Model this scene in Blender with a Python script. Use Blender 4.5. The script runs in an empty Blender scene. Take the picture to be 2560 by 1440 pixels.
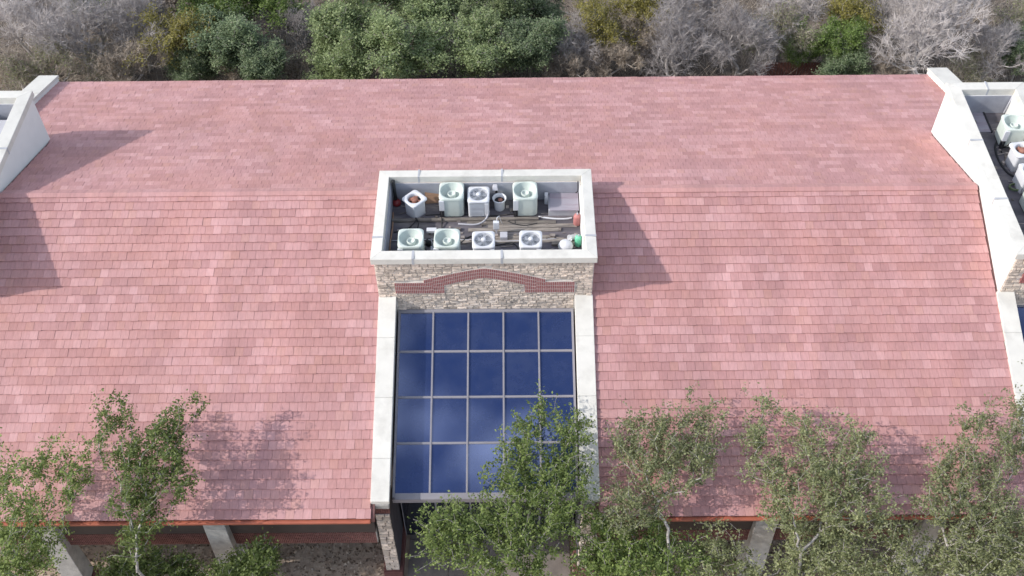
import bpy, bmesh, math, random
import numpy as np
from mathutils import Vector, Matrix

# ------------------------------------------------------------------ camera, sky, sun, exposure
scene = bpy.context.scene
H = 9.0                                   # top of the roof well above the ground
F_PX, PITCH, ROLL, YAW = 2716.5, math.radians(49.505), math.radians(-0.651), math.radians(-0.237)
CAM = Vector((0.949, -22.368, 24.770 + H))
D_ = Vector((math.sin(YAW) * math.cos(PITCH), math.cos(YAW) * math.cos(PITCH), -math.sin(PITCH)))
_r = Vector((math.cos(YAW), -math.sin(YAW), 0)); _u = _r.cross(D_)
R_ = _r * math.cos(ROLL) + _u * math.sin(ROLL); U_ = -_r * math.sin(ROLL) + _u * math.cos(ROLL)
cd = bpy.data.cameras.new('camera'); cam = bpy.data.objects.new('camera', cd)
scene.collection.objects.link(cam); scene.camera = cam
cd.sensor_width = 36; cd.lens = 36 * F_PX / 2560; cd.clip_end = 2000
cam.matrix_world = Matrix((( R_.x, U_.x, -D_.x, CAM.x), (R_.y, U_.y, -D_.y, CAM.y), (R_.z, U_.z, -D_.z, CAM.z), (0, 0, 0, 1)))

SUN = Vector((0.8134, 0.1576, -0.5599)).normalized()      # direction the light travels
SUN_EL = math.asin(-SUN.z); SUN_AZ = math.atan2(-SUN.x, -SUN.y)
world = bpy.data.worlds.new('World'); scene.world = world; world.use_nodes = True
wn, wl = world.node_tree.nodes, world.node_tree.links
for n in list(wn): wn.remove(n)
sky = wn.new('ShaderNodeTexSky'); sky.sky_type = 'NISHITA'; sky.sun_disc = False
sky.sun_elevation = SUN_EL; sky.sun_rotation = SUN_AZ; sky.air_density = 1.0; sky.dust_density = 1.5
bg = wn.new('ShaderNodeBackground'); bg.inputs[1].default_value = 0.15
wo = wn.new('ShaderNodeOutputWorld')
# thin broken cloud all over the sky
wtc = wn.new('ShaderNodeTexCoord'); wno = wn.new('ShaderNodeTexNoise')
wno.inputs['Scale'].default_value = 6.5; wno.inputs['Detail'].default_value = 6
wrp = wn.new('ShaderNodeValToRGB'); wrp.color_ramp.elements[0].position = .51; wrp.color_ramp.elements[1].position = .68
wrp.color_ramp.elements[1].color = (.8, .8, .8, 1)
wmx = wn.new('ShaderNodeMixRGB'); wmx.inputs[2].default_value = (15.0, 14.9, 14.8, 1)
wl.new(wtc.outputs['Generated'], wno.inputs['Vector']); wl.new(wno.outputs['Fac'], wrp.inputs[0])
wl.new(wrp.outputs[0], wmx.inputs[0]); wl.new(sky.outputs[0], wmx.inputs[1])
wl.new(wmx.outputs[0], bg.inputs[0]); wl.new(bg.outputs[0], wo.inputs[0])

sd = bpy.data.lights.new('sun', 'SUN'); sun = bpy.data.objects.new('sun', sd); scene.collection.objects.link(sun)
sd.energy = 2.75; sd.angle = math.radians(0.5); sd.color = (1.0, 0.955, 0.89)
sun.rotation_euler = SUN.to_track_quat('-Z', 'Y').to_euler(); sun.location = (-30, -10, 40)
scene.view_settings.view_transform = 'Standard'; scene.view_settings.look = 'None'
scene.view_settings.exposure = 0.40; scene.view_settings.gamma = 1.0

rng = np.random.default_rng(7); random.seed(7)
COL = scene.collection

# ------------------------------------------------------------------ helpers
def at(px, py, z=None, y=None):           # a point of the place seen at that spot of the photograph
    v = D_ + R_ * ((px - 1280) / F_PX) - U_ * ((py - 720) / F_PX)
    t = (z - CAM.z) / v.z if z is not None else (y - CAM.y) / v.y
    return CAM + v * t

def tag(o, label=None, cat=None, group=None, kind=None):
    if label: o['label'] = label
    if cat: o['category'] = cat
    if group: o['group'] = group
    if kind: o['kind'] = kind
    return o

def empty(name, loc, rz=0):
    o = bpy.data.objects.new(name, None); COL.objects.link(o); o.location = loc; o.rotation_euler = (0, 0, rz)
    o.empty_display_size = .2
    return o

def link(name, me, parent=None, m=None):
    o = bpy.data.objects.new(name, me); COL.objects.link(o)
    if m is not None and not me.materials: me.materials.append(m)
    if parent is not None: o.parent = parent
    return o

def np_mesh(name, V, Fq, smooth=False):
    V = np.asarray(V, dtype=np.float32).reshape(-1, 3); Fq = np.asarray(Fq, dtype=np.int32)
    k = Fq.shape[1]; n = len(Fq)
    me = bpy.data.meshes.new(name)
    me.vertices.add(len(V)); me.vertices.foreach_set('co', V.ravel())
    me.loops.add(n * k); me.loops.foreach_set('vertex_index', Fq.ravel())
    me.polygons.add(n); me.polygons.foreach_set('loop_start', np.arange(0, n * k, k, dtype=np.int32))
    me.polygons.foreach_set('loop_total', np.full(n, k, dtype=np.int32))
    me.polygons.foreach_set('use_smooth', np.full(n, smooth, dtype=bool))
    me.update(calc_edges=True); me.validate()
    return me

class MB:
    def __init__(s): s.v = []; s.f = []
    def add(s, vs, fs):
        b = len(s.v); s.v += [tuple(v) for v in vs]; s.f += [tuple(i + b for i in f) for f in fs]; return s
    def box(s, x0, x1, y0, y1, z0, z1):
        return s.add([(x0,y0,z0),(x1,y0,z0),(x1,y1,z0),(x0,y1,z0),(x0,y0,z1),(x1,y0,z1),(x1,y1,z1),(x0,y1,z1)],
            [(0,3,2,1),(4,5,6,7),(0,1,5,4),(1,2,6,5),(2,3,7,6),(3,0,4,7)])
    def hexa(s, lo, hi):                  # 4 lower corners and 4 upper corners, counter-clockwise from above
        return s.add(list(lo) + list(hi), [(0,3,2,1),(4,5,6,7),(0,1,5,4),(1,2,6,5),(2,3,7,6),(3,0,4,7)])
    def tube(s, pts, r, k=8, cap=True):
        pts = [Vector(p) for p in pts]; rr = r if isinstance(r, (list, tuple)) else [r] * len(pts)
        rings = []
        for i, p in enumerate(pts):
            d = (pts[min(i+1, len(pts)-1)] - pts[max(i-1, 0)]).normalized()
            a = d.orthogonal().normalized() if i == 0 else (a_prev - d * a_prev.dot(d)).normalized()
            a_prev = a; b = d.cross(a)
            rings.append([p + (a * math.cos(2*math.pi*j/k) + b * math.sin(2*math.pi*j/k)) * rr[i] for j in range(k)])
        base = len(s.v)
        for rg in rings: s.v += [tuple(q) for q in rg]
        for i in range(len(pts) - 1):
            for j in range(k):
                s.f.append((base+i*k+j, base+i*k+(j+1)%k, base+(i+1)*k+(j+1)%k, base+(i+1)*k+j))
        if cap:
            s.f.append(tuple(base + j for j in reversed(range(k)))); s.f.append(tuple(base + (len(pts)-1)*k + j for j in range(k)))
        return s
    def lathe(s, prof, k=32, c=(0,0,0), close=False):   # prof: (radius, z)
        base = len(s.v)
        for r, z in prof:
            for j in range(k):
                a = 2*math.pi*j/k; s.v.append((c[0]+r*math.cos(a), c[1]+r*math.sin(a), c[2]+z))
        for i in range(len(prof)-1):
            for j in range(k):
                s.f.append((base+i*k+j, base+i*k+(j+1)%k, base+(i+1)*k+(j+1)%k, base+(i+1)*k+j))
        if close:
            s.f.append(tuple(base + j for j in reversed(range(k)))); s.f.append(tuple(base+(len(prof)-1)*k+j for j in range(k)))
        return s
    def loops(s, rings, cap_lo=False, cap_hi=False):
        k = len(rings[0]); base = len(s.v)
        for rg in rings: s.v += [tuple(q) for q in rg]
        for i in range(len(rings)-1):
            for j in range(k):
                s.f.append((base+i*k+j, base+i*k+(j+1)%k, base+(i+1)*k+(j+1)%k, base+(i+1)*k+j))
        if cap_lo: s.f.append(tuple(base + j for j in reversed(range(k))))
        if cap_hi: s.f.append(tuple(base+(len(rings)-1)*k+j for j in range(k)))
        return s
    def mesh(s, name, smooth=False):
        me = bpy.data.meshes.new(name); me.from_pydata(s.v, [], s.f); me.update()
        if smooth: me.shade_smooth()
        return me
    def build(s, name, m, parent=None, smooth=False, bevel=0):
        o = link(name, s.mesh(name, smooth), parent, m)
        if bevel:
            b = o.modifiers.new('bevel', 'BEVEL'); b.width = bevel; b.segments = 2; b.limit_method = 'ANGLE'
        return o

def rsq(half, rad, z, k=8, c=(0, 0)):     # rounded square ring
    pts = []
    for q, (sx, sy) in enumerate(((1,1),(-1,1),(-1,-1),(1,-1))):
        for j in range(k):
            a = math.pi/2*q + math.pi/2*j/(k-1)
            pts.append((c[0]+sx*(half-rad)+rad*math.cos(a), c[1]+sy*(half-rad)+rad*math.sin(a), z))
    return pts
def rsqa(half, rad, z, n=48):              # rounded square ring, even angles
    out = []
    for j in range(n):
        a = 2*math.pi*(j+.5)/n; c, s_ = math.cos(a), math.sin(a); lo, hi = 0, 2*half
        for _ in range(40):
            m_ = (lo+hi)/2; x, y = abs(m_*c), abs(m_*s_); k = half-rad
            ins = max(x, y) <= half if (x <= k or y <= k) else (x-k)**2+(y-k)**2 <= rad*rad
            lo, hi = (m_, hi) if ins else (lo, m_)
        out.append((lo*c, lo*s_, z))
    return out
def circ(r, z, n, ph=0, c=(0,0)):
    return [(c[0]+r*math.cos(ph+2*math.pi*j/n), c[1]+r*math.sin(ph+2*math.pi*j/n), z) for j in range(n)]

# ------------------------------------------------------------------ materials
def newmat(name):
    m = bpy.data.materials.new(name); m.use_nodes = True
    return m, m.node_tree.nodes, m.node_tree.links, m.node_tree.nodes['Principled BSDF']

def mat(name, col, rough=.7, var=.12, scale=3., col2=None, stain=None, stain_scale=.8, stain_amt=.5, bump=0., bscale=40., metal=0., obj=False, stretch=None):
    m, n, l, p = newmat(name)
    p.inputs['Roughness'].default_value = rough; p.inputs['Metallic'].default_value = metal
    tc = n.new('ShaderNodeTexCoord'); src = tc.outputs['Object']
    if stretch:
        mp = n.new('ShaderNodeMapping'); mp.inputs['Scale'].default_value = stretch; l.new(src, mp.inputs[0]); src = mp.outputs[0]
    no = n.new('ShaderNodeTexNoise'); no.inputs['Scale'].default_value = scale; no.inputs['Detail'].default_value = 6
    l.new(src, no.inputs['Vector'])
    rp = n.new('ShaderNodeValToRGB'); rp.color_ramp.elements[0].position = .3; rp.color_ramp.elements[1].position = .7
    c2 = col2 or tuple(min(1, c*(1+var)) for c in col); c1 = tuple(c*(1-var) for c in col) if not col2 else col
    rp.color_ramp.elements[0].color = (*c1, 1); rp.color_ramp.elements[1].color = (*c2, 1)
    l.new(no.outputs['Fac'], rp.inputs[0]); out = rp.outputs[0]
    if stain:
        n2 = n.new('ShaderNodeTexNoise'); n2.inputs['Scale'].default_value = stain_scale; n2.inputs['Detail'].default_value = 8; n2.inputs['Roughness'].default_value = .65
        l.new(src, n2.inputs['Vector'])
        r2 = n.new('ShaderNodeValToRGB'); r2.color_ramp.elements[0].position = .5; r2.color_ramp.elements[1].position = .68
        r2.color_ramp.elements[1].color = (stain_amt,)*3 + (1,)
        l.new(n2.outputs['Fac'], r2.inputs[0])
        mx = n.new('ShaderNodeMixRGB'); mx.inputs[2].default_value = (*stain, 1); l.new(r2.outputs[0], mx.inputs[0]); l.new(out, mx.inputs[1]); out = mx.outputs[0]
    if obj:
        oi = n.new('ShaderNodeObjectInfo'); mr = n.new('ShaderNodeMapRange'); mr.inputs[3].default_value = 1-obj; mr.inputs[4].default_value = 1+obj
        l.new(oi.outputs['Random'], mr.inputs[0]); hs = n.new('ShaderNodeHueSaturation'); l.new(mr.outputs[0], hs.inputs['Value']); l.new(out, hs.inputs['Color']); out = hs.outputs[0]
    l.new(out, p.inputs['Base Color'])
    if bump:
        nb = n.new('ShaderNodeTexNoise'); nb.inputs['Scale'].default_value = bscale; nb.inputs['Detail'].default_value = 4; l.new(src, nb.inputs['Vector'])
        bp = n.new('ShaderNodeBump'); bp.inputs['Strength'].default_value = bump; bp.inputs['Distance'].default_value = .02
        l.new(nb.outputs['Fac'], bp.inputs['Height']); l.new(bp.outputs[0], p.inputs['Normal'])
    return m

def tile_mat(name, from_object):
    m, n, l, p = newmat(name); p.inputs['Roughness'].default_value = .72
    if from_object:
        a = n.new('ShaderNodeObjectInfo'); sp = n.new('ShaderNodeSeparateColor'); l.new(a.outputs['Color'], sp.inputs[0]); tone, hue = sp.outputs[0], sp.outputs[1]
    else:
        a = n.new('ShaderNodeAttribute'); a.attribute_name = 'tone'; a.attribute_type = 'GEOMETRY'
        sp = n.new('ShaderNodeSeparateColor'); l.new(a.outputs['Color'], sp.inputs[0]); tone, hue = sp.outputs[0], sp.outputs[1]
    rp = n.new('ShaderNodeValToRGB'); e = rp.color_ramp.elements
    e[0].position = 0; e[0].color = (.365, .184, .182, 1); e[1].position = 1; e[1].color = (.575, .334, .333, 1)
    k = e.new(.5); k.color = (.462, .246, .243, 1)
    l.new(tone, rp.inputs[0])
    mx = n.new('ShaderNodeMixRGB'); mx.inputs[2].default_value = (.50, .27, .215, 1)      # the sandier tiles
    l.new(hue, mx.inputs[0]); l.new(rp.outputs[0], mx.inputs[1])
    ge = n.new('ShaderNodeNewGeometry'); no = n.new('ShaderNodeTexNoise'); no.inputs['Scale'].default_value = 9; no.inputs['Detail'].default_value = 5
    mp = n.new('ShaderNodeMapping'); mp.inputs['Scale'].default_value = (2.2, .5, .5); l.new(ge.outputs['Position'], mp.inputs[0]); l.new(mp.outputs[0], no.inputs['Vector'])
    mr = n.new('ShaderNodeMapRange'); mr.inputs[1].default_value = .25; mr.inputs[2].default_value = .75; mr.inputs[3].default_value = .88; mr.inputs[4].default_value = 1.10
    l.new(no.outputs['Fac'], mr.inputs[0])
    nw = n.new('ShaderNodeTexNoise'); nw.inputs['Scale'].default_value = .55; nw.inputs['Detail'].default_value = 5; m2 = n.new('ShaderNodeMapping'); m2.inputs['Scale'].default_value = (1.5, .3, .3); l.new(ge.outputs['Position'], m2.inputs[0]); l.new(m2.outputs[0], nw.inputs['Vector'])
    mw = n.new('ShaderNodeMapRange'); mw.inputs[1].default_value = .3; mw.inputs[2].default_value = .7; mw.inputs[3].default_value = .91; mw.inputs[4].default_value = 1.07
    l.new(nw.outputs['Fac'], mw.inputs[0])
    mu = n.new('ShaderNodeMath'); mu.operation = 'MULTIPLY'; l.new(mr.outputs[0], mu.inputs[0]); l.new(mw.outputs[0], mu.inputs[1])
    nh = n.new('ShaderNodeTexNoise'); nh.inputs['Scale'].default_value = .35; nh.inputs['Detail'].default_value = 6; nh.inputs['Roughness'].default_value = .6; l.new(ge.outputs['Position'], nh.inputs['Vector'])
    mh = n.new('ShaderNodeMapRange'); mh.inputs[1].default_value = .45; mh.inputs[2].default_value = .72; mh.inputs[3].default_value = 0; mh.inputs[4].default_value = .45; l.new(nh.outputs['Fac'], mh.inputs[0])
    mo = n.new('ShaderNodeMixRGB'); mo.inputs[2].default_value = (.475, .225, .185, 1); l.new(mh.outputs[0], mo.inputs[0]); l.new(mx.outputs[0], mo.inputs[1])   # patches weathered to terracotta
    hs = n.new('ShaderNodeHueSaturation'); l.new(mu.outputs[0], hs.inputs['Value']); l.new(mo.outputs[0], hs.inputs['Color'])
    l.new(hs.outputs[0], p.inputs['Base Color'])
    nb = n.new('ShaderNodeTexNoise'); nb.inputs['Scale'].default_value = 60; l.new(ge.outputs['Position'], nb.inputs['Vector'])
    bp = n.new('ShaderNodeBump'); bp.inputs['Strength'].default_value = .25; bp.inputs['Distance'].default_value = .01
    l.new(nb.outputs['Fac'], bp.inputs['Height']); l.new(bp.outputs[0], p.inputs['Normal'])
    return m

def leaf_mat(name, ca, cb, trans=.42, rough=.55):
    m, n, l, p = newmat(name); p.inputs['Roughness'].default_value = rough
    p.inputs['Specular IOR Level'].default_value = .35
    ge = n.new('ShaderNodeNewGeometry'); rp = n.new('ShaderNodeValToRGB')
    rp.color_ramp.elements[0].color = (*ca, 1); rp.color_ramp.elements[1].color = (*cb, 1)
    l.new(ge.outputs['Random Per Island'], rp.inputs[0])
    oi = n.new('ShaderNodeObjectInfo'); mr = n.new('ShaderNodeMapRange'); mr.inputs[3].default_value = .8; mr.inputs[4].default_value = 1.2
    l.new(oi.outputs['Random'], mr.inputs[0]); hs = n.new('ShaderNodeHueSaturation'); l.new(mr.outputs[0], hs.inputs['Value']); l.new(rp.outputs[0], hs.inputs['Color'])
    l.new(hs.outputs[0], p.inputs['Base Color'])
    tr = n.new('ShaderNodeBsdfTranslucent'); l.new(hs.outputs[0], tr.inputs[0])
    mx = n.new('ShaderNodeMixShader'); mx.inputs[0].default_value = trans
    l.new(p.outputs[0], mx.inputs[1]); l.new(tr.outputs[0], mx.inputs[2]); l.new(mx.outputs[0], n['Material Output'].inputs[0])
    return m

def glass_mat():
    m, n, l, p = newmat('reflective blue glazing')
    p.inputs['Base Color'].default_value = (.020, .036, .120, 1); p.inputs['Roughness'].default_value = .06
    p.inputs['IOR'].default_value = 1.6; p.inputs['Specular IOR Level'].default_value = .6
    gl = n.new('ShaderNodeBsdfGlossy'); gl.inputs['Color'].default_value = (.10, .145, .30, 1); gl.inputs['Roughness'].default_value = .04
    mx = n.new('ShaderNodeMixShader'); mx.inputs[0].default_value = .45
    l.new(p.outputs[0], mx.inputs[1]); l.new(gl.outputs[0], mx.inputs[2])
    tc = n.new('ShaderNodeTexCoord'); d1 = n.new('ShaderNodeTexNoise'); d1.inputs['Scale'].default_value = 1.1; d1.inputs['Detail'].default_value = 8; d1.inputs['Roughness'].default_value = .62
    l.new(tc.outputs['Object'], d1.inputs['Vector']); mr = n.new('ShaderNodeMapRange'); mr.inputs[1].default_value = .40; mr.inputs[2].default_value = .75; mr.inputs[3].default_value = .0; mr.inputs[4].default_value = .06
    l.new(d1.outputs['Fac'], mr.inputs[0]); df = n.new('ShaderNodeBsdfDiffuse'); df.inputs[0].default_value = (.34, .37, .42, 1)
    m3 = n.new('ShaderNodeMixShader'); l.new(mr.outputs[0], m3.inputs[0]); l.new(mx.outputs[0], m3.inputs[1]); l.new(df.outputs[0], m3.inputs[2]); l.new(m3.outputs[0], n['Material Output'].inputs[0])
    return m

M = {}
M['tile_o'] = tile_mat('clay tile', True); M['tile_f'] = tile_mat('clay tile field', False)
M['white'] = mat('white painted stucco', (.76, .76, .745), .8, .03, 2., stain=(.52, .51, .49), stain_scale=.5, stain_amt=.22, bump=.15)
M['coping'] = mat('white coping', (.66, .64, .59), .75, .05, 2.5, stain=(.43, .41, .37), stain_scale=1.3, stain_amt=.42, bump=.1, obj=.02)
M['sealant'] = mat('grey sealant', (.42, .43, .46), .8, .1, 6)
M['inner'] = mat('shaded well lining', (.36, .37, .42), .8, .06, 1.5, stain=(.25, .25, .29), stain_scale=1.2, stain_amt=.5)  # lining greyed to carry the shade of the sides out of the sun
M['stone'] = mat('rubble stone', (.60, .51, .435), .9, .22, 9, stain=(.38, .33, .295), stain_scale=5, stain_amt=.5, bump=.8, bscale=25, obj=.28)
def per_island(m, amt):                   # joined stones vary stone by stone as the single ones do
    n, l = m.node_tree.nodes, m.node_tree.links; p = n['Principled BSDF']; src = p.inputs['Base Color'].links[0].from_socket
    ge = n.new('ShaderNodeNewGeometry'); mr = n.new('ShaderNodeMapRange'); mr.inputs[3].default_value = 1-amt; mr.inputs[4].default_value = 1+amt
    l.new(ge.outputs['Random Per Island'], mr.inputs[0]); hs = n.new('ShaderNodeHueSaturation'); l.new(mr.outputs[0], hs.inputs['Value']); l.new(src, hs.inputs['Color']); l.new(hs.outputs[0], p.inputs['Base Color'])
    return m
M['stone_f'] = per_island(mat('rubble stone field', (.60, .51, .435), .9, .22, 9, stain=(.38, .33, .295), stain_scale=5, stain_amt=.5, bump=.8, bscale=25), .24)
M['mortar'] = mat('pale mortar', (.62, .575, .53), .95, .12, 8, bump=.4)
M['brick'] = mat('red brick', (.33, .125, .12), .85, .25, 14)
M['brickdk'] = mat('shaded eave and plinth brick', (.15, .062, .056), .85, .25, 10)  # plinth brick, darkened further to carry the shade under the eave
M['floor'] = mat('stained well floor', (.11, .10, .115), .75, .3, 2.3, stain=(.30, .27, .25), stain_scale=.9, stain_amt=.8, stretch=(.5, 1.6, 1), bump=.2)
M['deck'] = mat('roof underlay', (.16, .08, .075), .9, .1, 3)
M['fascia'] = mat('orange red gutter', (.42, .125, .075), .5, .12, 2, stain=(.2, .07, .05), stain_scale=1.5, stain_amt=.4)
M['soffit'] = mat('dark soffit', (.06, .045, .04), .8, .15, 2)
M['pillar'] = mat('grey pillar stone', (.40, .385, .365), .9, .15, 4, stain=(.23, .22, .21), stain_scale=2.5, stain_amt=.6, bump=.5, bscale=20)
M['pier'] = mat('dark pier side', (.075, .07, .085), .85, .2, 3)  # dark wall colour with the shade of the entrance's inner side added in
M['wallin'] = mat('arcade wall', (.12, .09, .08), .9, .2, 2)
M['frame'] = mat('mauve grey aluminium', (.25, .24, .265), .45, .06, 3)
M['glass'] = glass_mat()
M['darkglass'] = mat('dark door glass', (.02, .025, .035), .12, .1, 1)
M['beige'] = mat('pale green enamel', (.60, .66, .61), .45, .03, 2, stain=(.42, .44, .40), stain_scale=2, stain_amt=.3)
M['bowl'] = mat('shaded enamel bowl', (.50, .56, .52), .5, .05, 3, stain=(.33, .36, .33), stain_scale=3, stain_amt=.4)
M['acwhite'] = mat('white enamel', (.68, .69, .72), .45, .03, 2, stain=(.45, .45, .47), stain_scale=2, stain_amt=.3)
M['louvre'] = mat('grey coil louvre', (.24, .26, .29), .5, .1, 5)
M['guard'] = mat('grey fan guard wire', (.42, .44, .48), .4, .05, 5)
M['dark'] = mat('black void', (.025, .025, .03), .9, .2, 5)
M['rust'] = mat('rusty motor', (.20, .075, .05), .8, .4, 6, col2=(.38, .19, .14))
M['timber'] = mat('weathered timber', (.15, .13, .115), .9, .3, 4, col2=(.36, .32, .28), stretch=(.6, 8, 8), stain=(.08, .075, .08), stain_scale=1.5, stain_amt=.7, bump=.5, obj=.25)
M['ply'] = mat('brown board', (.33, .20, .13), .85, .15, 4, stretch=(1, 6, 6))
M['redpaint'] = mat('faded red paint', (.48, .19, .18), .6, .1, 4)
M['redgloss'] = mat('dark red metal', (.25, .03, .03), .35, .2, 5)
M['black'] = mat('black rubber', (.02, .02, .022), .6, .2, 5)
M['greenp'] = mat('mint green plastic', (.16, .56, .36), .4, .05, 4)
M['hatch'] = mat('mauve grey hatch lid', (.33, .31, .36), .5, .1, 1.5, stain=(.22, .16, .19), stain_scale=1.4, stain_amt=.7, stretch=(.4, 3, 1))
M['palegrey'] = mat('pale grey metal', (.48, .48, .52), .5, .06, 3)
M['bark'] = mat('grey bark', (.24, .22, .20), .95, .25, 7, col2=(.44, .41, .385))
M['bare'] = mat('bare grey twigs', (.33, .30, .295), .95, .2, 3, col2=(.54, .50, .485), obj=.18)
M['limb'] = mat('pale bare limb', (.36, .335, .32), .95, .2, 3, col2=(.56, .52, .495), obj=.15)
M['barebrown'] = mat('bare brown twigs', (.33, .285, .235), .95, .2, 3, col2=(.51, .445, .38), obj=.2)
M['leaf_front'] = leaf_mat('live oak leaf', (.085, .13, .034), (.28, .35, .11))
M['leaf_olive'] = leaf_mat('olive oak leaf', (.15, .175, .08), (.39, .415, .215))
M['leaf_oak'] = leaf_mat('evergreen oak leaf', (.145, .195, .085), (.38, .445, .225))
M['leaf_dark'] = leaf_mat('dark evergreen leaf', (.115, .165, .085), (.31, .375, .215))
M['leaf_yellow'] = leaf_mat('yellowing leaf', (.20, .185, .05), (.36, .32, .10))
M['leaf_lime'] = leaf_mat('bright green leaf', (.12, .185, .045), (.25, .34, .10))
M['leaf_brown'] = leaf_mat('dry brown leaf', (.19, .15, .11), (.34, .28, .22), .15)
M['ground'] = mat('leaf litter ground', (.34, .255, .195), .95, .3, 2.6, col2=(.52, .42, .33), stain=(.19, .145, .11), stain_scale=.7, stain_amt=.6, bump=.9, bscale=9)
M['litter'] = leaf_mat('fallen leaf', (.17, .12, .085), (.50, .41, .33), .1)
M['litter_dk'] = leaf_mat('old fallen leaf', (.07, .055, .04), (.20, .165, .13), .1)
M['debris'] = per_island(mat('mixed scrap', (.20, .17, .15), .85, .4, 6, col2=(.34, .30, .28)), .6)
M['concrete'] = mat('entrance paving', (.21, .18, .16), .85, .15, 2, stain=(.13, .11, .10), stain_scale=1.5, stain_amt=.5, bump=.2)
M['fence'] = mat('red brown fence timber', (.17, .075, .06), .9, .25, 4)

# ------------------------------------------------------------------ the place: ground
g = MB(); g.box(-400, 400, -400, 400, -.5, 0)
tag(g.build('ground', M['ground']), kind='structure')
tag(MB().box(-60, 60, 14.6, 70, -.1, .004).build('woodland_soil', mat('dark woodland soil', (.10, .08, .062), .95, .3, 1.2, col2=(.19, .155, .125), bump=.8, bscale=8)), kind='structure')
pth = MB()
for i in range(4):
    for j in range(5): pth.box(-2.7+1.36*i, -2.7+1.36*i+1.34, -12+1.8*j, -12+1.8*j+1.78, -.1, .05+.004*((i*3+j) % 3))
tag(pth.build('path', M['concrete']), 'grey concrete paving in front of the entrance', kind='structure')

# ------------------------------------------------------------------ the building
YR, ZR = 3.662, H - .72                   # ridge
YE, ZE = -6.553, H - 4.284                # front eave
YB, ZB = 14.09, H - 4.351                 # back eave
XL, XR = -16.22, 16.37                    # inner faces of the end towers
GL, GR = -18.25, 18.40                    # inner faces of the gable parapets
OL, OR_ = -18.98, 19.13
LF = math.hypot(YR-YE, ZR-ZE); LB = math.hypot(YB-YR, ZR-ZB)
upF = Vector((0, (YR-YE)/LF, (ZR-ZE)/LF)); nF = Vector((1,0,0)).cross(upF)
upB = Vector((0, (YR-YB)/LB, (ZR-ZB)/LB)); nB = Vector((-1,0,0)).cross(upB)
SL = (ZR-ZE)/(YR-YE)
def zf(y): return ZR - (YR-y)*SL
def zb(y): return ZR - (y-YR)*(ZR-ZB)/(YB-YR)

B = empty('office_building', (0, 0, 0))
tag(B, 'long office building with pink clay tile roof, white parapets and a blue glazed entrance bay', 'building')

def slab(mb, x0, x1, ya, yb, fz, t=.25, dz=-.02):
    mb.hexa([(x0,ya,fz(ya)-t),(x1,ya,fz(ya)-t),(x1,yb,fz(yb)-t),(x0,yb,fz(yb)-t)], [(x0,ya,fz(ya)+dz),(x1,ya,fz(ya)+dz),(x1,yb,fz(yb)+dz),(x0,yb,fz(yb)+dz)])
mb = MB(); slab(mb, XL-.1, -3.3, YE+.02, YR, zf); front_l = mb.build('front_roof', M['deck'], B)
mb = MB(); slab(mb, 3.3, XR+.1, YE+.02, YR, zf); front_r = mb.build('front_roof', M['deck'], B)
mb = MB(); slab(mb, XL-.1, XR+.1, 3.8, YB, zb); back = mb.build('back_roof', M['deck'], B)
for x0, x1 in ((GL-.1, XL-.101), (XR+.101, GR+.1)):
    mb = MB(); slab(mb, x0, x1, 8.2, YB, zb); mb.build('back_roof_end', M['deck'], B)
for x0, x1 in ((XL-.1, -3.3), (3.3, XR+.1)):
    mb = MB(); slab(mb, x0, x1, YR+.001, 3.799, zb); mb.build('ridge_board', M['deck'], B)

# tiles: every tile is a wedge whose lower butt stands proud of the course below
TW, TE, TT = .2635, .3005, .042
def tile_verts(w, e, t):
    h = w/2 - .003
    return [(-h,0,.012),(h,0,.012),(h,e+.05,-.022),(-h,e+.05,-.022),(-h,0,t),(h,0,t),(h,e+.05,.003),(-h,e+.05,.003)]
TF = [(4,5,6,7),(0,1,5,4),(1,2,6,5),(3,0,4,7)]
NX = np.random.default_rng(3)
coarse = NX.random((80, 200)); runs = np.cumsum(NX.random((80, 400)) < .32, axis=1)
def tones(row, col, n):
    r = NX.random()
    t = .15 + .54*coarse[row % 80, (runs[row % 80, col % 400]) % 200] + .20*r
    if NX.random() < .08: t += .25
    t = min(1, max(0, t))
    hue = .42*NX.random() if NX.random() < .22 else 0.08*NX.random()
    return t, hue
def field(rows, L, origin_y, origin_z, up, nrm, xdir, intervals):
    """list of (position, width, tone, hue) for every tile of a slope"""
    out = []
    e = L/rows
    for i in range(rows):
        s = L - (i+1)*0  # readability
        dist = (i+1)*e                                        # from the ridge down to this course's butt
        p0 = Vector((0, origin_y, origin_z)) - up*dist
        off = (.5*TW if i % 2 else 0) + NX.uniform(-.03, .03)
        wob = NX.uniform(-.004, .004)
        for (x0, x1) in intervals(p0.y):
            k0 = int(math.floor((x0-off)/TW)) - 1
            x = off + k0*TW; c = k0
            while x < x1:
                a, b = max(x, x0), min(x+TW, x1)
                if b-a > .03:
                    t, hu = tones(i, c, rows)
                    q = p0 + Vector(((a+b)/2, 0, 0)) + nrm*NX.uniform(0, .010) + up*(wob+NX.uniform(-.009, .009))
                    out.append((q, b-a, t, hu, i))
                x += TW; c += 1
    return out, e
def field_mesh(name, tiles, e, up, nrm, xd):
    V = []; Fq = []; C = []
    for (q, w, t, hu, i) in tiles:
        b = len(V)
        for (x, y, z) in tile_verts(w, e, TT): V.append(tuple(q + xd*x + up*y + nrm*z))
        for f in TF: Fq.append([j+b for j in f]); C.append((t, hu, 0, 1))
    me = np_mesh(name, V, Fq)
    at_ = me.attributes.new('tone', 'FLOAT_COLOR', 'FACE'); at_.data.foreach_set('color', np.array(C, dtype=np.float32).ravel())
    return me
ftiles, fe = field(36, LF, YR, ZR, upF, nF, 1, lambda y: [(XL, -3.40), (3.40, XR)])
def vis(q):
    v = q - CAM; d = v.dot(D_); x = 1280 + F_PX*v.dot(R_)/d; y = 720 - F_PX*v.dot(U_)/d
    return x, y, d
ranked = []
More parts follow.
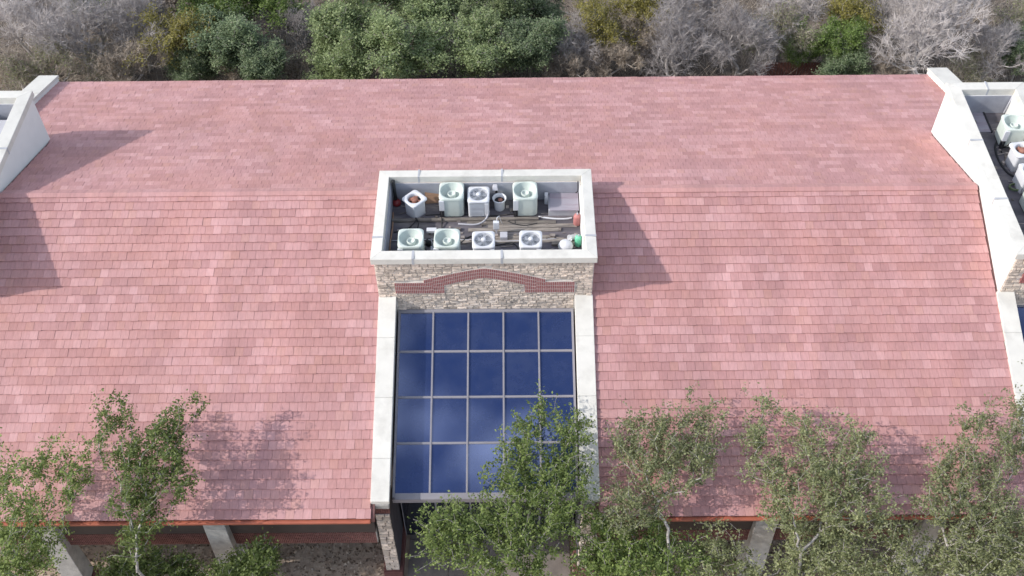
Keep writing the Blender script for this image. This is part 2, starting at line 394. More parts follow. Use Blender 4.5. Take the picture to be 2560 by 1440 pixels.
for k, T in enumerate(ftiles):
    x, y, d = vis(T[0])
    clear = 0 < x < 2560 and T[1] > .25 and ((500 < x < 925) or (1500 < x < 1530) or y < 1000 or (x < 925 and y < 960))
    ranked.append((0 if clear else 1, d, k))
ranked.sort(); single = set(k for _, _, k in ranked[:300])
for fr_o, sg in ((front_l, -1), (front_r, 1)):
    me = field_mesh('tile_field', [T for k, T in enumerate(ftiles) if k not in single and T[0].x*sg > 0], fe, upF, nF, Vector((1,0,0)))
    tag(link('tile_field', me, fr_o, M['tile_f']), kind='stuff')
one = MB(); one.add(tile_verts(TW, fe, TT), TF); tile_me = one.mesh('tile'); tile_me.materials.append(M['tile_o'])
rotF = Matrix((( 1, upF.x, nF.x), (0, upF.y, nF.y), (0, upF.z, nF.z))).to_4x4()
for k in sorted(single):
    q, w, t, hu, i = ftiles[k]
    o = link('tile', tile_me, front_l if q.x < 0 else front_r); o.matrix_world = Matrix.Translation(q) @ rotF; o.scale.x = w/TW; o.color = (t, hu, 0, 1)
def backint(y):
    x0, x1 = (GL, GR) if y > 8.27 else (XL, XR)
    return [(x0, -3.40), (3.40, x1)] if y < 3.93 else [(x0, x1)]
btiles, be = field(36, LB, YR, ZR, upB, nB, -1, backint)
tag(link('tile_field', field_mesh('tile_field_back', btiles, be, upB, nB, Vector((-1,0,0))), back, M['tile_f']), kind='stuff')
# ridge caps
rl = .46
mb = MB(); a_f = -upF*.13 + nF*.040; a_b = -upB*.27 + nB*.030
for xx, d in ((-rl/2-.012, 0), (rl/2+.012, .005)):
    for v in (a_f, Vector((0, 0, .055)), a_b): mb.v.append((xx, v.y, v.z + d))
mb.v += [(v[0], v[1], v[2]-.03) for v in mb.v[:6]]
mb.f = [(0,3,4,1),(1,4,5,2),(6,0,1,7),(7,1,2,8),(3,9,10,4),(4,10,11,5),(0,6,9,3),(2,5,11,8)]
cap_me = mb.mesh('ridge_tile'); cap_me.materials.append(M['tile_o'])
rb = MB()
for x0, x1 in ((XL, -3.4), (3.4, XR)): rb.box(x0, x1, YR-.05, YR+.05, ZR-.1, ZR+.02)
ridge = rb.build('ridge', M['deck'], B)
for x0, x1 in ((XL, -3.45), (3.45, XR)):
    n = int((x1-x0)/rl); st = (x1-x0)/n
    for i in range(n):
        o = link('ridge_tile', cap_me, ridge); o.location = (x0+st*(i+.5), YR, ZR+.02); o.color = (.45+.25*random.random(), .25*random.random(), 0, 1)

# fascia, gutter, soffit
mb = MB()
for x0, x1 in ((OL, -3.42), (3.42, OR_)):
    mb.box(x0, x1, YE-.11, YE-.02, ZE-.13, ZE-.035)
    mb.box(x0, x1, YE-.0195, YE+.04, ZE-.24, ZE-.06)
mb.build('gutter', M['fascia'], B, bevel=.015)
mb = MB()
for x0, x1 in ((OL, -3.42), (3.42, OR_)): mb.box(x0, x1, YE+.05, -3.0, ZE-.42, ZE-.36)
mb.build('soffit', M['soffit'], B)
# roof side pieces beyond the towers so the slope goes on under the end bays
for x0, x1 in ((OL, XL-.1), (XR+.1, OR_)):
    mb = MB(); slab(mb, x0, x1, YE+.02, .2, lambda y: zf(y)-.9); mb.build('end_bay_deck', M['deck'], B)

# outer walls
mb = MB()
mb.box(OL, OR_, -3.2, -3.0, 0, ZE-.2); mb.box(OL+.05, OR_-.05, 13.2, 13.5, 0, ZB-.1)
for x0, x1 in ((OL+.02, OL+.3), (OR_-.3, OR_-.02)): mb.box(x0, x1, -3.0, 13.2, 0, ZE-.25)
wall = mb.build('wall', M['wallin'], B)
for i, x in enumerate((-16, -13.5, -11, -8.5, -6, 6, 8.5, 11, 13.5, 16)):
    o = MB().box(x-.8, x+.8, -3.24, -3.205, .9, 3.4).build('window', M['darkglass'], B)
    fr = MB(); fr.box(x-.86, x-.8, -3.27, -3.203, .84, 3.46).box(x+.8, x+.86, -3.27, -3.203, .84, 3.46).box(x-.8, x+.8, -3.27, -3.203, 3.4, 3.46).box(x-.8, x+.8, -3.27, -3.203, .84, .9)
    fr.build('window_frame', M['frame'], o)

# arcade beam with soldier bricks and pillars
def brick_grid(mb, x0, x1, yf, z0, z1, wx=.058, hz=.2, depth=.03, gap=.012):
    n = int((x1-x0)/wx); st = (x1-x0)/n; m_ = max(1, round((z1-z0)/hz)); sz = (z1-z0)/m_
    for i in range(n):
        for j in range(m_): mb.box(x0+i*st, x0+(i+1)*st-gap, yf-depth-random.uniform(0,.006), yf+.02, z0+j*sz, z0+(j+1)*sz-gap)
for x0, x1 in ((OL, -3.42), (3.42, OR_)):
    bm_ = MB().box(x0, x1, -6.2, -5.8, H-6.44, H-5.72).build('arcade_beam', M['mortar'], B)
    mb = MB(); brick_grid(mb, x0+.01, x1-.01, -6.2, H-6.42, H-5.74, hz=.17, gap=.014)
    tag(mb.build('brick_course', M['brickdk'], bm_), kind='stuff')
    MB().box(x0, x1, -6.235, -5.8, H-5.718, H-4.66).build('beam_wall', M['soffit'], bm_)  # dark face; shade of the gap under the gutter is put into its colour
for x, lab in ((-13.45, 0), (-8.22, 0), (8.52, 0), (13.6, 0)):
    c = MB()
    c.hexa([(x-.36,-6.6,.45),(x+.36,-6.6,.45),(x+.36,-5.95,.45),(x-.36,-5.95,.45)], [(x-.33,-6.46,H-4.67),(x+.33,-6.46,H-4.67),(x+.33,-5.97,H-4.67),(x-.33,-5.97,H-4.67)])
    col = c.build('pillar', M['pillar'], B, bevel=.02)
    MB().box(x-.42, x+.42, -6.68, -5.88, 0, .45).build('plinth', M['brickdk'], col, bevel=.02)

# --- rubble stone on a vertical front (plane y = yf)
def stones(parent, yf, x0, x1, z0, z1, skip, seed, individual=True, hmin=.075, hmax=.125, wmin=.12, wmax=.36, dp=.035, limit=150):
    rr = random.Random(seed); z = z0; joined = MB(); n = 0; S = []
    while z < z1 - .04:
        h = min(rr.uniform(hmin, hmax), z1 - z); 
        if z1 - (z+h) < .06: h = z1 - z
        x = x0
        while x < x1 - .02:
            w = min(rr.uniform(wmin, wmax), x1 - x)
            if x1 - (x+w) < .08: w = x1 - x
            split = 2 if (h > .14 and rr.random() < .25) else 1
            for s_ in range(split):
                za, zb_ = z + h*s_/split, z + h*(s_+1)/split
                if not skip((x+w/2), (za+zb_)/2):
                    g_ = .007; d = dp + rr.uniform(-.014, .02); j = lambda a=.012: rr.uniform(-a, a)
                    lo = [(x+g_+j(.006), yf-.001, za+g_), (x+w-g_+j(.006), yf-.001, za+g_), (x+w-g_+j(.006), yf-.001, zb_-g_), (x+g_+j(.006), yf-.001, zb_-g_)]
                    i_ = .012
                    hi = [(lo[0][0]+i_+abs(j()), yf-d+j(.006), lo[0][2]+i_), (lo[1][0]-i_-abs(j()), yf-d+j(.006), lo[1][2]+i_), (lo[2][0]-i_-abs(j()), yf-d+j(.006), lo[2][2]-i_), (lo[3][0]+i_+abs(j()), yf-d+j(.006), lo[3][2]-i_)]
                    S.append((w*h/split, lo+hi))
            x += w
        z += h
    SF = [(4,5,6,7),(0,1,5,4),(1,2,6,5),(2,3,7,6),(3,0,4,7)]; S.sort(key=lambda q: -q[0])
    k = limit if individual else 0
    for _, v in S[:k]: MB().add(v, SF).build('stone', M['stone'], parent)
    for _, v in S[k:]: joined.add(v, SF)
    if S[k:]: tag(joined.build('stone_facing', M['stone_f'], parent), kind='stuff')
    return len(S)

def arch_top(x):
    a = abs(x)
    if a > 1.92: return H-1.17
    return H-.51 - (a/1.92)**1.25*.53
def arch_bot(x):
    a = abs(x)
    if a > 1.27: return H-1.69
    return H-.97 - (a/1.27)**1.35*.34
def arch_bricks(mb, x0, x1, yf, xc=0, ft=arch_top, fb=arch_bot):
    n = int((x1-x0)/.058); st = (x1-x0)/n
    for i in range(n):
        x = x0+i*st; t, b = ft(x+st/2-xc), fb(x+st/2-xc); m_ = max(2, round((t-b)/.165)); sz = (t-b)/m_
        for j in range(m_): mb.box(x, x+st-.018, yf-.052-random.uniform(0,.005), yf-.001, b+j*sz, b+(j+1)*sz-.028)

# --- flat-topped well: four walls, floor, lining, coping in stones with sealant joints
def well(name, x0, x1, y0, y1, floor_z, base_z, joints_x, joints_y, wallmat, cw=.34):
    t = .085; zc = H - .27                # coping is 0.27 deep at its outer face
    w = MB(); ix0, ix1, iy0, iy1 = x0+cw+.02, x1-cw-.02, y0+cw+.02, y1-cw-.02
    w.box(x0+t, x1-t, y0+t, iy0, base_z, zc); w.box(x0+t, x1-t, iy1, y1-t, base_z, zc)
    w.box(x0+t, ix0, iy0, iy1, base_z, zc); w.box(ix1, x1-t, iy0, iy1, base_z, zc)
    o = w.build(name, wallmat, B)
    li = MB(); e = .004
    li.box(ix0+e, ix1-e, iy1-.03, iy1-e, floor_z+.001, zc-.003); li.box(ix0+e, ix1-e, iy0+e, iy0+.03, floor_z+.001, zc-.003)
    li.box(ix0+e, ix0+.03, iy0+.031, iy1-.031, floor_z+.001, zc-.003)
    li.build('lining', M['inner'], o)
    MB().box(ix1-.03, ix1-e, iy0+.031, iy1-.031, floor_z+.001, zc-.003).build('lining', M['white'], o)  # side facing the sun kept white; the other linings have shade in their colour
    MB().box(ix0-.05, ix1+.05, iy0-.05, iy1+.05, floor_z-.2, floor_z).build('floor_slab', M['floor'], o)
    # coping: mitred corners
    def seg(p):                           # p: 4 plan corners outer,outer,inner,inner
        mid_lo = [(q[0], q[1], zc+.003) for q in p]
        return mid_lo, [(p[0][0], p[0][1], H-.03), (p[1][0], p[1][1], H-.03), (p[2][0], p[2][1], H), (p[3][0], p[3][1], H)]
    i0, i1, j0, j1 = x0+cw, x1-cw, y0+cw, y1-cw
    def runs(a, b, js): 
        e_ = [a] + list(js) + [b]; return list(zip(e_[:-1], e_[1:]))
    g_ = .012
    def put(quad):
        lo, hi = seg(quad); MB().hexa(lo, hi).build('coping_stone', M['coping'], o, bevel=.012)
    for (a, b) in runs(x0, x1, joints_x):
        ia, ib = (i0 if a == x0 else a+g_), (i1 if b == x1 else b-g_); oa, ob = (a if a == x0 else a+g_), (b if b == x1 else b-g_)
        put([(oa, y0), (ob, y0), (ib, j0), (ia, j0)]); put([(ob, y1), (oa, y1), (ia, j1), (ib, j1)])
    for (a, b) in runs(y0, y1, joints_y):
        ja, jb = (j0 if a == y0 else a+g_), (j1 if b == y1 else b-g_); oa, ob = (a if a == y0 else a+g_), (b if b == y1 else b-g_)
        put([(x0, ob), (x0, oa), (i0, ja), (i0, jb)]); put([(x1, oa), (x1, ob), (i1, jb), (i1, ja)])
    for x in joints_x:
        MB().box(x-.035, x+.035, y0-.004, j0+.004, zc, H+.002).build('joint', M['sealant'], o); MB().box(x-.03, x+.03, j1-.004, y1+.004, zc, H+.002).build('joint', M['sealant'], o)
    for y in joints_y:
        MB().box(x0-.004, i0+.004, y-.035, y+.035, zc, H+.002).build('joint', M['sealant'], o); MB().box(i1-.004, x1+.004, y-.035, y+.035, zc, H+.002).build('joint', M['sealant'], o)
    return o

FLOOR = H - 1.05
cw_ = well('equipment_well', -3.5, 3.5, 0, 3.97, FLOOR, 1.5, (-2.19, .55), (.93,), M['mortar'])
skipc = lambda x, z: (arch_bot(x)-.03 < z < arch_top(x)+.02 and abs(x) < 2.85)
stones(cw_, .085, -3.41, 3.41, H-1.885, H-.275, skipc, 11, limit=190)
stones(cw_, .085, -2.84, 2.84, H-2.62, H-1.89, skipc, 12, limit=90)
mb = MB(); arch_bricks(mb, -2.85, 2.85, .085); tag(mb.build('brick_arch', M['brick'], cw_), kind='stuff')
mb = MB(); n_ = 98
for i in range(n_):
    x = -2.86+5.72*i/n_; mb.box(x, x+5.72/n_, .085-.043, .084, arch_bot(x+.029)-.02, arch_top(x+.029)+.005)
mb.build('arch_mortar', M['mortar'], cw_)
for (nm, x0, x1) in (('l', OL, XL), ('r', XR, OR_)):
    tw = well('end_tower', x0, x1, 0, 8.27, FLOOR, .5, ((x0+x1)/2,), (2.4, 5.2), M['white'], .43)
    MB().box(x0+.09, x1-.09, .075, .083, H-2.9, H-.28).build('stone_backing', M['mortar'], tw)
    sk = lambda x, z: H-1.45 < z < H-.95 and x0+.5 < x < x1-.5
    stones(tw, .075, x0+.09, x1-.09, H-2.7, H-.28, sk, 13, individual=False)
    mb = MB(); brick_grid(mb, x0+.55, x1-.55, .075, H-1.42, H-.98, hz=.15, depth=.05); tag(mb.build('brick_band', M['brick'], tw), kind='stuff')

# sloping side parapets of the entrance bay and of the end bays
YP, SLP = -6.137, .3465
def zp(y): return H - 1.883 + y*SLP
def side_parapet(x0, x1, leg=True):
    w = MB(); t = .05
    w.hexa([(x0+t,YP+.1,H-4.79),(x1-t,YP+.1,H-4.79),(x1-t,.07,H-4.79),(x0+t,.07,H-4.79)], [(x0+t,YP+.1,zp(YP+.1)-.16),(x1-t,YP+.1,zp(YP+.1)-.16),(x1-t,.07,zp(.07)-.16),(x0+t,.07,zp(.07)-.16)])
    o = w.build('side_parapet', M['white'], B)
    cuts = [YP, -4.9, -3.1, -1.25, .075]
    for a, b in zip(cuts[:-1], cuts[1:]):
        MB().hexa([(x0,a+.004,zp(a)-.157),(x1,a+.004,zp(a)-.157),(x1,b-.004,zp(b)-.157),(x0,b-.004,zp(b)-.157)], [(x0,a+.004,zp(a)),(x1,a+.004,zp(a)),(x1,b-.004,zp(b)),(x0,b-.004,zp(b))]).build('coping_stone', M['coping'], o, bevel=.01)
    # cushion end block, brick dentil course, stone leg, brick plinth
    zt = zp(YP)-.16
    MB().box(x0+.02, x1-.02, YP-.03, YP+.099, zt-.24, zt-.002).build('end_block', M['pillar'], o, bevel=.02)
    mb = MB(); brick_grid(mb, x0+.03, x1-.03, YP+.06, zt-.62, zt-.245, hz=.19, wx=.07)
    tag(mb.build('brick_course', M['brickdk'], o), kind='stuff')
    MB().box(x0+.03, x1-.03, YP+.062, YP+.8, zt-.62, zt-.244).build('brick_backing', M['soffit'], o)
    if leg:
        zt2 = zt-.622
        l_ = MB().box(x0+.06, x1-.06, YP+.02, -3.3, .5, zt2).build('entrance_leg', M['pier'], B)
        stones(l_, YP+.02, x0+.05, x1-.05, .5, zt2, lambda x, z: False, int(50+x0*7), True, .12, .22, .16, .34, .04, 60)
        MB().box(x0-.03, x1+.03, YP-.1, -3.3, 0, .498).build('plinth', M['brickdk'], l_, bevel=.015)
    return o
side_parapet(-3.42, -2.86); side_parapet(2.86, 3.44)
side_parapet(XR+.0, XR+.56, False); side_parapet(OR_-.56, OR_, False); side_parapet(XL-.56, XL, False); side_parapet(OL, OL+.56, False)
for x in (-3.50, 3.52):
    fl = MB(); fl.lathe([(.001,-.09),(.05,-.08),(.075,-.02),(.08,.05),(.06,.06),(.001,.06)], 14)
    o = fl.build('floodlight', M['acwhite'], B, True); o.location = (x, YP-.12, H-4.36); o.rotation_euler = (math.radians(60), 0, 0)
    MB().tube([(x, YP-.06, H-4.36), (x*.985, YP+.1, H-4.36)], .018, 6).build('bracket', M['palegrey'], o).matrix_parent_inverse = o.matrix_basis.inverted()

# gable parapets down the back slope
for x0, x1 in ((GR, OR_), (OL, GL)):
    w = MB(); ya, yb = 8.19, YB+.12
    w.hexa([(x0,ya,1),(x1,ya,1),(x1,yb,1),(x0,yb,1)], [(x0,ya,zb(ya)+.22),(x1,ya,zb(ya)+.22),(x1,yb,zb(yb)+.22),(x0,yb,zb(yb)+.22)])
    gp = w.build('gable_parapet', M['white'], B)
    for a, b in ((8.28, 10.2), (10.2, 12.2), (12.2, YB+.16)):
        MB().hexa([(x0-.05,a+.006,zb(a)+.223),(x1+.05,a+.006,zb(a)+.223),(x1+.05,b-.006,zb(b)+.223),(x0-.05,b-.006,zb(b)+.223)], [(x0-.05,a+.006,zb(a)+.34),(x1+.05,a+.006,zb(a)+.34),(x1+.05,b-.006,zb(b)+.34),(x0-.05,b-.006,zb(b)+.34)]).build('coping_stone', M['coping'], gp, bevel=.012)

# skylight: 5 x 4 panes
def zs(y): return H - 2.59 + y*.349
SY = [.06, -1.29, -2.717, -4.11, -5.60]; SX = [-2.84 + 5.68*i/5 for i in range(6)]
def skybar(mb, x0, x1, ya, yb, hgt, dz=0):
    mb.hexa([(x0,ya,zs(ya)-.08+dz),(x1,ya,zs(ya)-.08+dz),(x1,yb,zs(yb)-.08+dz),(x0,yb,zs(yb)-.08+dz)], [(x0,ya,zs(ya)+hgt),(x1,ya,zs(ya)+hgt),(x1,yb,zs(yb)+hgt),(x0,yb,zs(yb)+hgt)])
fr = MB()
skybar(fr, SX[0], SX[0]+.07, SY[4]-.1, SY[0], .05); skybar(fr, SX[5]-.07, SX[5], SY[4]-.1, SY[0], .05)
skybar(fr, SX[0]+.07, SX[5]-.07, SY[4]-.16, SY[4]+.02, .05); skybar(fr, SX[0]+.07, SX[5]-.07, SY[0]-.1, SY[0], .048)
fr.add([], []); fr.box(SX[0], SX[5], SY[4]-.17, SY[4]-.161, zs(SY[4])-.2, zs(SY[4])-.01)
skl = fr.build('skylight', M['frame'], B, bevel=.006)
for i in range(1, 5): 
    b_ = MB(); skybar(b_, SX[i]-.028, SX[i]+.028, SY[4]+.021, SY[0]-.101, .055); b_.build('mullion', M['frame'], skl, bevel=.006)
for j in range(1, 4):
    for i in range(5):
        b_ = MB(); skybar(b_, SX[i]+(.0705 if i == 0 else .0285), SX[i+1]-(.0705 if i == 4 else .0285), SY[j]-.032, SY[j]+.032, .035); b_.build('transom', M['frame'], skl, bevel=.006)
for j in range(4):
    for i in range(5):
        x0, x1 = SX[i]+.03, SX[i+1]-.03; ya, yb = SY[j+1]+.02, SY[j]-.02
        qa, qb = random.uniform(-.005, .005), random.uniform(-.005, .005); q = [-qa-qb, qa-qb, qa+qb, qb-qa]
        b_ = MB().hexa([(x0,ya,zs(ya)-.03),(x1,ya,zs(ya)-.03),(x1,yb,zs(yb)-.03),(x0,yb,zs(yb)-.03)], [(x0,ya,zs(ya)+q[0]),(x1,ya,zs(ya)+q[1]),(x1,yb,zs(yb)+q[2]),(x0,yb,zs(yb)+q[3])])
        b_.build('pane', M['glass'], skl)
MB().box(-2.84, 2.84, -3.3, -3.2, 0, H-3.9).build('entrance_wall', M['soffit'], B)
ent = MB()
for i in range(6): ent.box(SX[i]-.03 if i else SX[0], SX[i]+.03 if i < 5 else SX[5], -4.66, -4.58, .05, H-4.45)
for z in (2.35, 3.6, H-4.5): 
    for i in range(5): ent.box(SX[i]+.031, SX[i+1]-.031, -4.655, -4.585, z-.035, z+.035)
eg = ent.build('entrance_glazing', M['frame'], B)
for i in range(5):
    for (a, b) in ((.05, 2.31), (2.39, 3.56), (3.64, H-4.55)): MB().box(SX[i]+.032, SX[i+1]-.032, -4.63, -4.61, a, b).build('pane', M['darkglass'], eg)
# end-bay glazing and floor-to-roof filler beside the end towers
for x0, x1 in ((XR+.57, OR_-.57), (OL+.57, XL-.57)):
    f_ = MB(); skybar(f_, x0, x0+.06, SY[4], .06, .05); skybar(f_, x1-.06, x1, SY[4], .06, .05)
    for y in SY: skybar(f_, x0+.061, x1-.061, y-.05, y+.03, .045)
    s2 = f_.build('end_bay_skylight', M['frame'], B)
    for j in range(4):
        ya, yb = SY[j+1]+.032, SY[j]-.052
        MB().hexa([(x0+.062,ya,zs(ya)-.03),(x1-.062,ya,zs(ya)-.03),(x1-.062,yb,zs(yb)-.03),(x0+.062,yb,zs(yb)-.03)], [(x0+.062,ya,zs(ya)),(x1-.062,ya,zs(ya)),(x1-.062,yb,zs(yb)),(x0+.062,yb,zs(yb))]).build('pane', M['glass'], s2)

# ------------------------------------------------------------------ rooftop equipment
def copy_tree(o, parent=None):
    c = o.copy(); COL.objects.link(c); c.parent = parent
    for ch in list(o.children):
        d = copy_tree(ch, c); d.matrix_parent_inverse = ch.matrix_parent_inverse.copy()
    return c

def round_condenser():
    t = empty('air_conditioner', (0,0,0)); h, hb, rd = .87, .405, .13
    c = MB(); c.loops([rsqa(hb-.015, rd, .05), rsqa(hb-.015, rd, h-.08)]); c.build('cabinet', M['beige'], t, True)
    MB().loops([rsqa(hb-.03, rd, 0), rsqa(hb-.03, rd, .06)], True).build('base_pan', M['black'], t)
    n = 32; R = .36
    tp = MB(); ring = rsqa(hb, rd, h-.03); ph = math.atan2(ring[0][1], ring[0][0])
    def cj(r, z): 
        return [(r*math.cos(math.atan2(q[1], q[0])), r*math.sin(math.atan2(q[1], q[0])), z) for q in ring]
    tp.loops([rsqa(hb, rd, h-.09), rsqa(hb, rd, h-.03), rsqa(hb-.02, rd, h), cj(R+.02, h), cj(R, h-.012)]); tp.build('top_panel', M['beige'], t, True)
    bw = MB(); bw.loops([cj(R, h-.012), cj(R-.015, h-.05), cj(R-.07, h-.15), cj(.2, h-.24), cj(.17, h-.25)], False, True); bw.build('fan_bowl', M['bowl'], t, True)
    hb_ = MB(); hb_.lathe([(.15,-.06),(.135,.06),(.12,.085),(.10,.06),(.085,.01),(.001,.01)], 24, (0,0,h-.2)); hb_.build('fan_hub', M['beige'], t, True)
    sp = MB().box(-hb+.0, -hb+.17, -hb-.012, -hb+.05, .33, h-.095); sp.build('service_panel', M['acwhite'], t, bevel=.01)
    lo = MB().box(-hb+.01, -hb+.15, -hb-.004, -hb+.08, .04, .325); lo.build('pipe_recess_shade', M['dark'], t)  # solid black block, its colour standing for the shade in the open notch
    pp = MB(); pp.tube([(-hb+.06,-hb-.01,.3),(-hb+.06,-hb-.06,.2),(-hb+.05,-hb-.07,.03),(-hb+.05,-hb-.3,.02)], .016, 6); pp.build('pipe', M['black'], t, True)
    return t
def square_condenser(louvre=True):
    t = empty('air_conditioner', (0,0,0)); h, hb, rd = .75, .35, .05
    MB().loops([rsqa(hb-.01, rd, .04), rsqa(hb-.01, rd, h-.05)]).build('cabinet', M['acwhite'], t, True)
    MB().loops([rsqa(hb-.02, rd, 0), rsqa(hb-.02, rd, .05)], True).build('base_pan', M['palegrey'], t)
    ring = rsqa(hb+.01, .09, h); R = .285
    def cj(r, z): return [(r*math.cos(math.atan2(q[1], q[0])), r*math.sin(math.atan2(q[1], q[0])), z) for q in ring]
    MB().loops([rsqa(hb+.01, .09, h-.07), rsqa(hb+.01, .09, h-.015), rsqa(hb, .09, h), cj(R+.015, h), cj(R, h-.01), cj(R, h-.12)]).build('top_panel', M['acwhite'], t, True)
    MB().loops([cj(R-.001, h-.121), cj(.05, h-.17)], False, True).build('fan_well', M['louvre'], t)
    bl = MB()
    for k in range(5):
        a = 2*math.pi*k/5
        P = [(.06*math.cos(a), .06*math.sin(a), h-.07), (.26*math.cos(a-.12), .26*math.sin(a-.12), h-.06), (.27*math.cos(a+.35), .27*math.sin(a+.35), h-.11), (.07*math.cos(a+.6), .07*math.sin(a+.6), h-.10)]
        bl.add(P + [(p[0], p[1], p[2]-.004) for p in P], [(0,1,2,3),(7,6,5,4),(0,4,5,1),(1,5,6,2),(2,6,7,3),(3,7,4,0)])
    bl.build('fan_blade', M['guard'], t)
    gd = MB()
    for r in (.07, .12, .17, .22, .27): gd.tube([(r*math.cos(2*math.pi*j/28), r*math.sin(2*math.pi*j/28), h+.012) for j in range(29)], .0045, 4, False)
    for k in range(12):
        a = 2*math.pi*k/12; gd.tube([(.05*math.cos(a), .05*math.sin(a), h+.014), (.295*math.cos(a), .295*math.sin(a), h+.006)], .0045, 4)
    gd.build('fan_guard', M['guard'], t)
    MB().lathe([(.075, -.06), (.075, .015), (.05, .03), (.001, .032)], 20, (0,0,h)).build('fan_hub', M['acwhite'], t, True)
    if louvre:
        for sx, rot in ((0, 0),):
            lv = MB().box(-hb+.05, hb-.17, -hb-.004, -hb+.03, .09, h-.1); fr_ = lv.build('coil', M['louvre'], t)
            for j in range(9):
                z = .11 + j*.06; MB().hexa([(-hb+.05,-hb-.02,z),(hb-.17,-hb-.02,z),(hb-.17,-hb-.005,z+.004),(-hb+.05,-hb-.005,z+.004)], [(-hb+.05,-hb-.018,z+.006),(hb-.17,-hb-.018,z+.006),(hb-.17,-hb-.003,z+.03),(-hb+.05,-hb-.003,z+.03)]).build('louvre_slat', M['guard'], fr_)
        MB().box(hb-.15, hb-.02, -hb-.02, -hb+.02, .1, h-.1).build('service_panel', M['acwhite'], t, bevel=.01)
    return t
def rusty_unit():
    t = empty('air_conditioner', (0,0,0)); h, hb = .68, .30
    MB().loops([rsqa(hb-.06, .05, .03), rsqa(hb-.05, .05, h-.1)]).build('cabinet', M['acwhite'], t, True)
    MB().loops([rsqa(hb-.05, .05, 0), rsqa(hb-.05, .05, .05)], True).build('base_pan', M['palegrey'], t)
    ring = rsqa(hb+.02, .1, h); R = .225
    def cj(r, z): return [(r*math.cos(math.atan2(q[1], q[0])), r*math.sin(math.atan2(q[1], q[0])), z) for q in ring]
    MB().loops([rsqa(hb-.03, .07, h-.12), rsqa(hb+.02, .1, h-.06), rsqa(hb+.02, .1, h-.015), rsqa(hb, .1, h), cj(R+.02, h+.004), cj(R, h-.01), cj(R-.01, h-.14)]).build('top_panel', M['acwhite'], t, True)
    MB().loops([cj(R-.011, h-.141), cj(.02, h-.16)], False, True).build('fan_well', M['dark'], t)
    mo = MB(); mo.lathe([(.001,-.15),(.10,-.14),(.12,-.05),(.07,-.02),(.001,-.015)], 18, (.01,.01,h)); mo.build('fan_motor', M['rust'], t, True)
    bl = MB()
    for k in range(4):
        a = 2*math.pi*k/4+.3
        P = [(.08*math.cos(a), .08*math.sin(a), h-.07), (.20*math.cos(a-.12), .20*math.sin(a-.12), h-.06), (.205*math.cos(a+.6), .205*math.sin(a+.6), h-.10), (.09*math.cos(a+.9), .09*math.sin(a+.9), h-.09)]
        bl.add(P + [(p[0], p[1], p[2]-.004) for p in P], [(0,1,2,3),(7,6,5,4),(0,4,5,1),(1,5,6,2),(2,6,7,3),(3,7,4,0)])
    bl.build('fan_blade', M['rust'], t)
    return t
GC = 'air conditioners in the central roof well'; GRW = 'air conditioners in the right tower well'
def place(o, x, y, rz, label, cat, group=None, z=FLOOR, s=1.0):
    o.location = (x, y, z+.002); o.rotation_euler = (0, 0, rz); o.scale = (s, s, s); tag(o, label, cat, group); return o
rc = place(round_condenser(), -1.1, 3.16, 0, 'tall pale green air conditioner at the back, left of the louvred white unit', 'air conditioner', GC)
for x, y, rz, lab, grp in ((1.31, 3.16, .03, 'tall pale green air conditioner at the back, next to the hatch lid', GC),
        (-2.32, 1.06, .02, 'pale green air conditioner with bowl-shaped top in the front left corner of the central well', GC),
        (-1.18, 1.05, -.02, 'pale green air conditioner, second from the left in the front row of the central well', GC),
        (18.30, 6.30, -.05, 'pale green air conditioner standing farthest back in the right tower well', GRW),
        (18.15, 2.95, .04, 'pale green air conditioner nearest the front of the right tower well', GRW)):
    place(copy_tree(rc), x, y, rz, lab, 'air conditioner', grp)
sc_ = place(square_condenser(), -.22, 3.1, 0, 'white air conditioner with grey louvred front between the tall green units', 'air conditioner', GC)
for x, y, rz, lab, grp in ((-.03, 1.07, .02, 'small white air conditioner in the middle of the front row of units', GC),
        (1.46, 1.08, -.03, 'small white air conditioner, rightmost unit in the front row', GC),
        (18.2, 4.0, .05, 'white air conditioner behind the coiled pipe in the right tower well', GRW)):
    place(copy_tree(sc_), x, y, rz, lab, 'air conditioner', grp)
ru = place(rusty_unit(), -2.32, 3.0, math.radians(45), 'white air conditioner turned diagonally with its rusty fan exposed, in the central well', 'air conditioner', GC)
place(copy_tree(ru), 18.2, 5.02, math.radians(8), 'white air conditioner with open top and rusty fan in the right tower well', 'air conditioner', GRW, s=1.15)

# pot-shaped exhaust fan
t = empty('exhaust_fan', (.46, 3.2, FLOOR))
MB().lathe([(.17,0),(.175,.30),(.185,.36),(.235,.44),(.235,.475),(.21,.475),(.18,.40),(.165,.34)], 20).build('housing', M['acwhite'], t, True)
MB().lathe([(.166,.345),(.02,.31)], 20, close=True).build('throat', M['dark'], t)
MB().lathe([(.001,.31),(.07,.32),(.08,.38),(.04,.41),(.001,.412)], 12, (.03,.01,0)).build('motor', M['rust'], t, True)
tag(t, 'small white pot-shaped exhaust fan with a dark rusty throat, between the tall units', 'exhaust fan')
# hooded vent on the back lining
t = empty('wall_vent', (.36, 3.5, FLOOR))
MB().tube([(0,0,.0),(0,0,.52),(-.03,-.03,.62)], .04, 8).build('pipe', M['black'], t, True)
MB().hexa([(-.13,-.12,.62),(.06,-.12,.62),(.06,.06,.66),(-.13,.06,.66)], [(-.10,-.06,.72),(.03,-.06,.72),(.03,.05,.76),(-.10,.05,.76)]).build('hood', M['palegrey'], t, bevel=.01)
tag(t, 'small grey hooded vent pipe against the back lining of the well', 'vent')
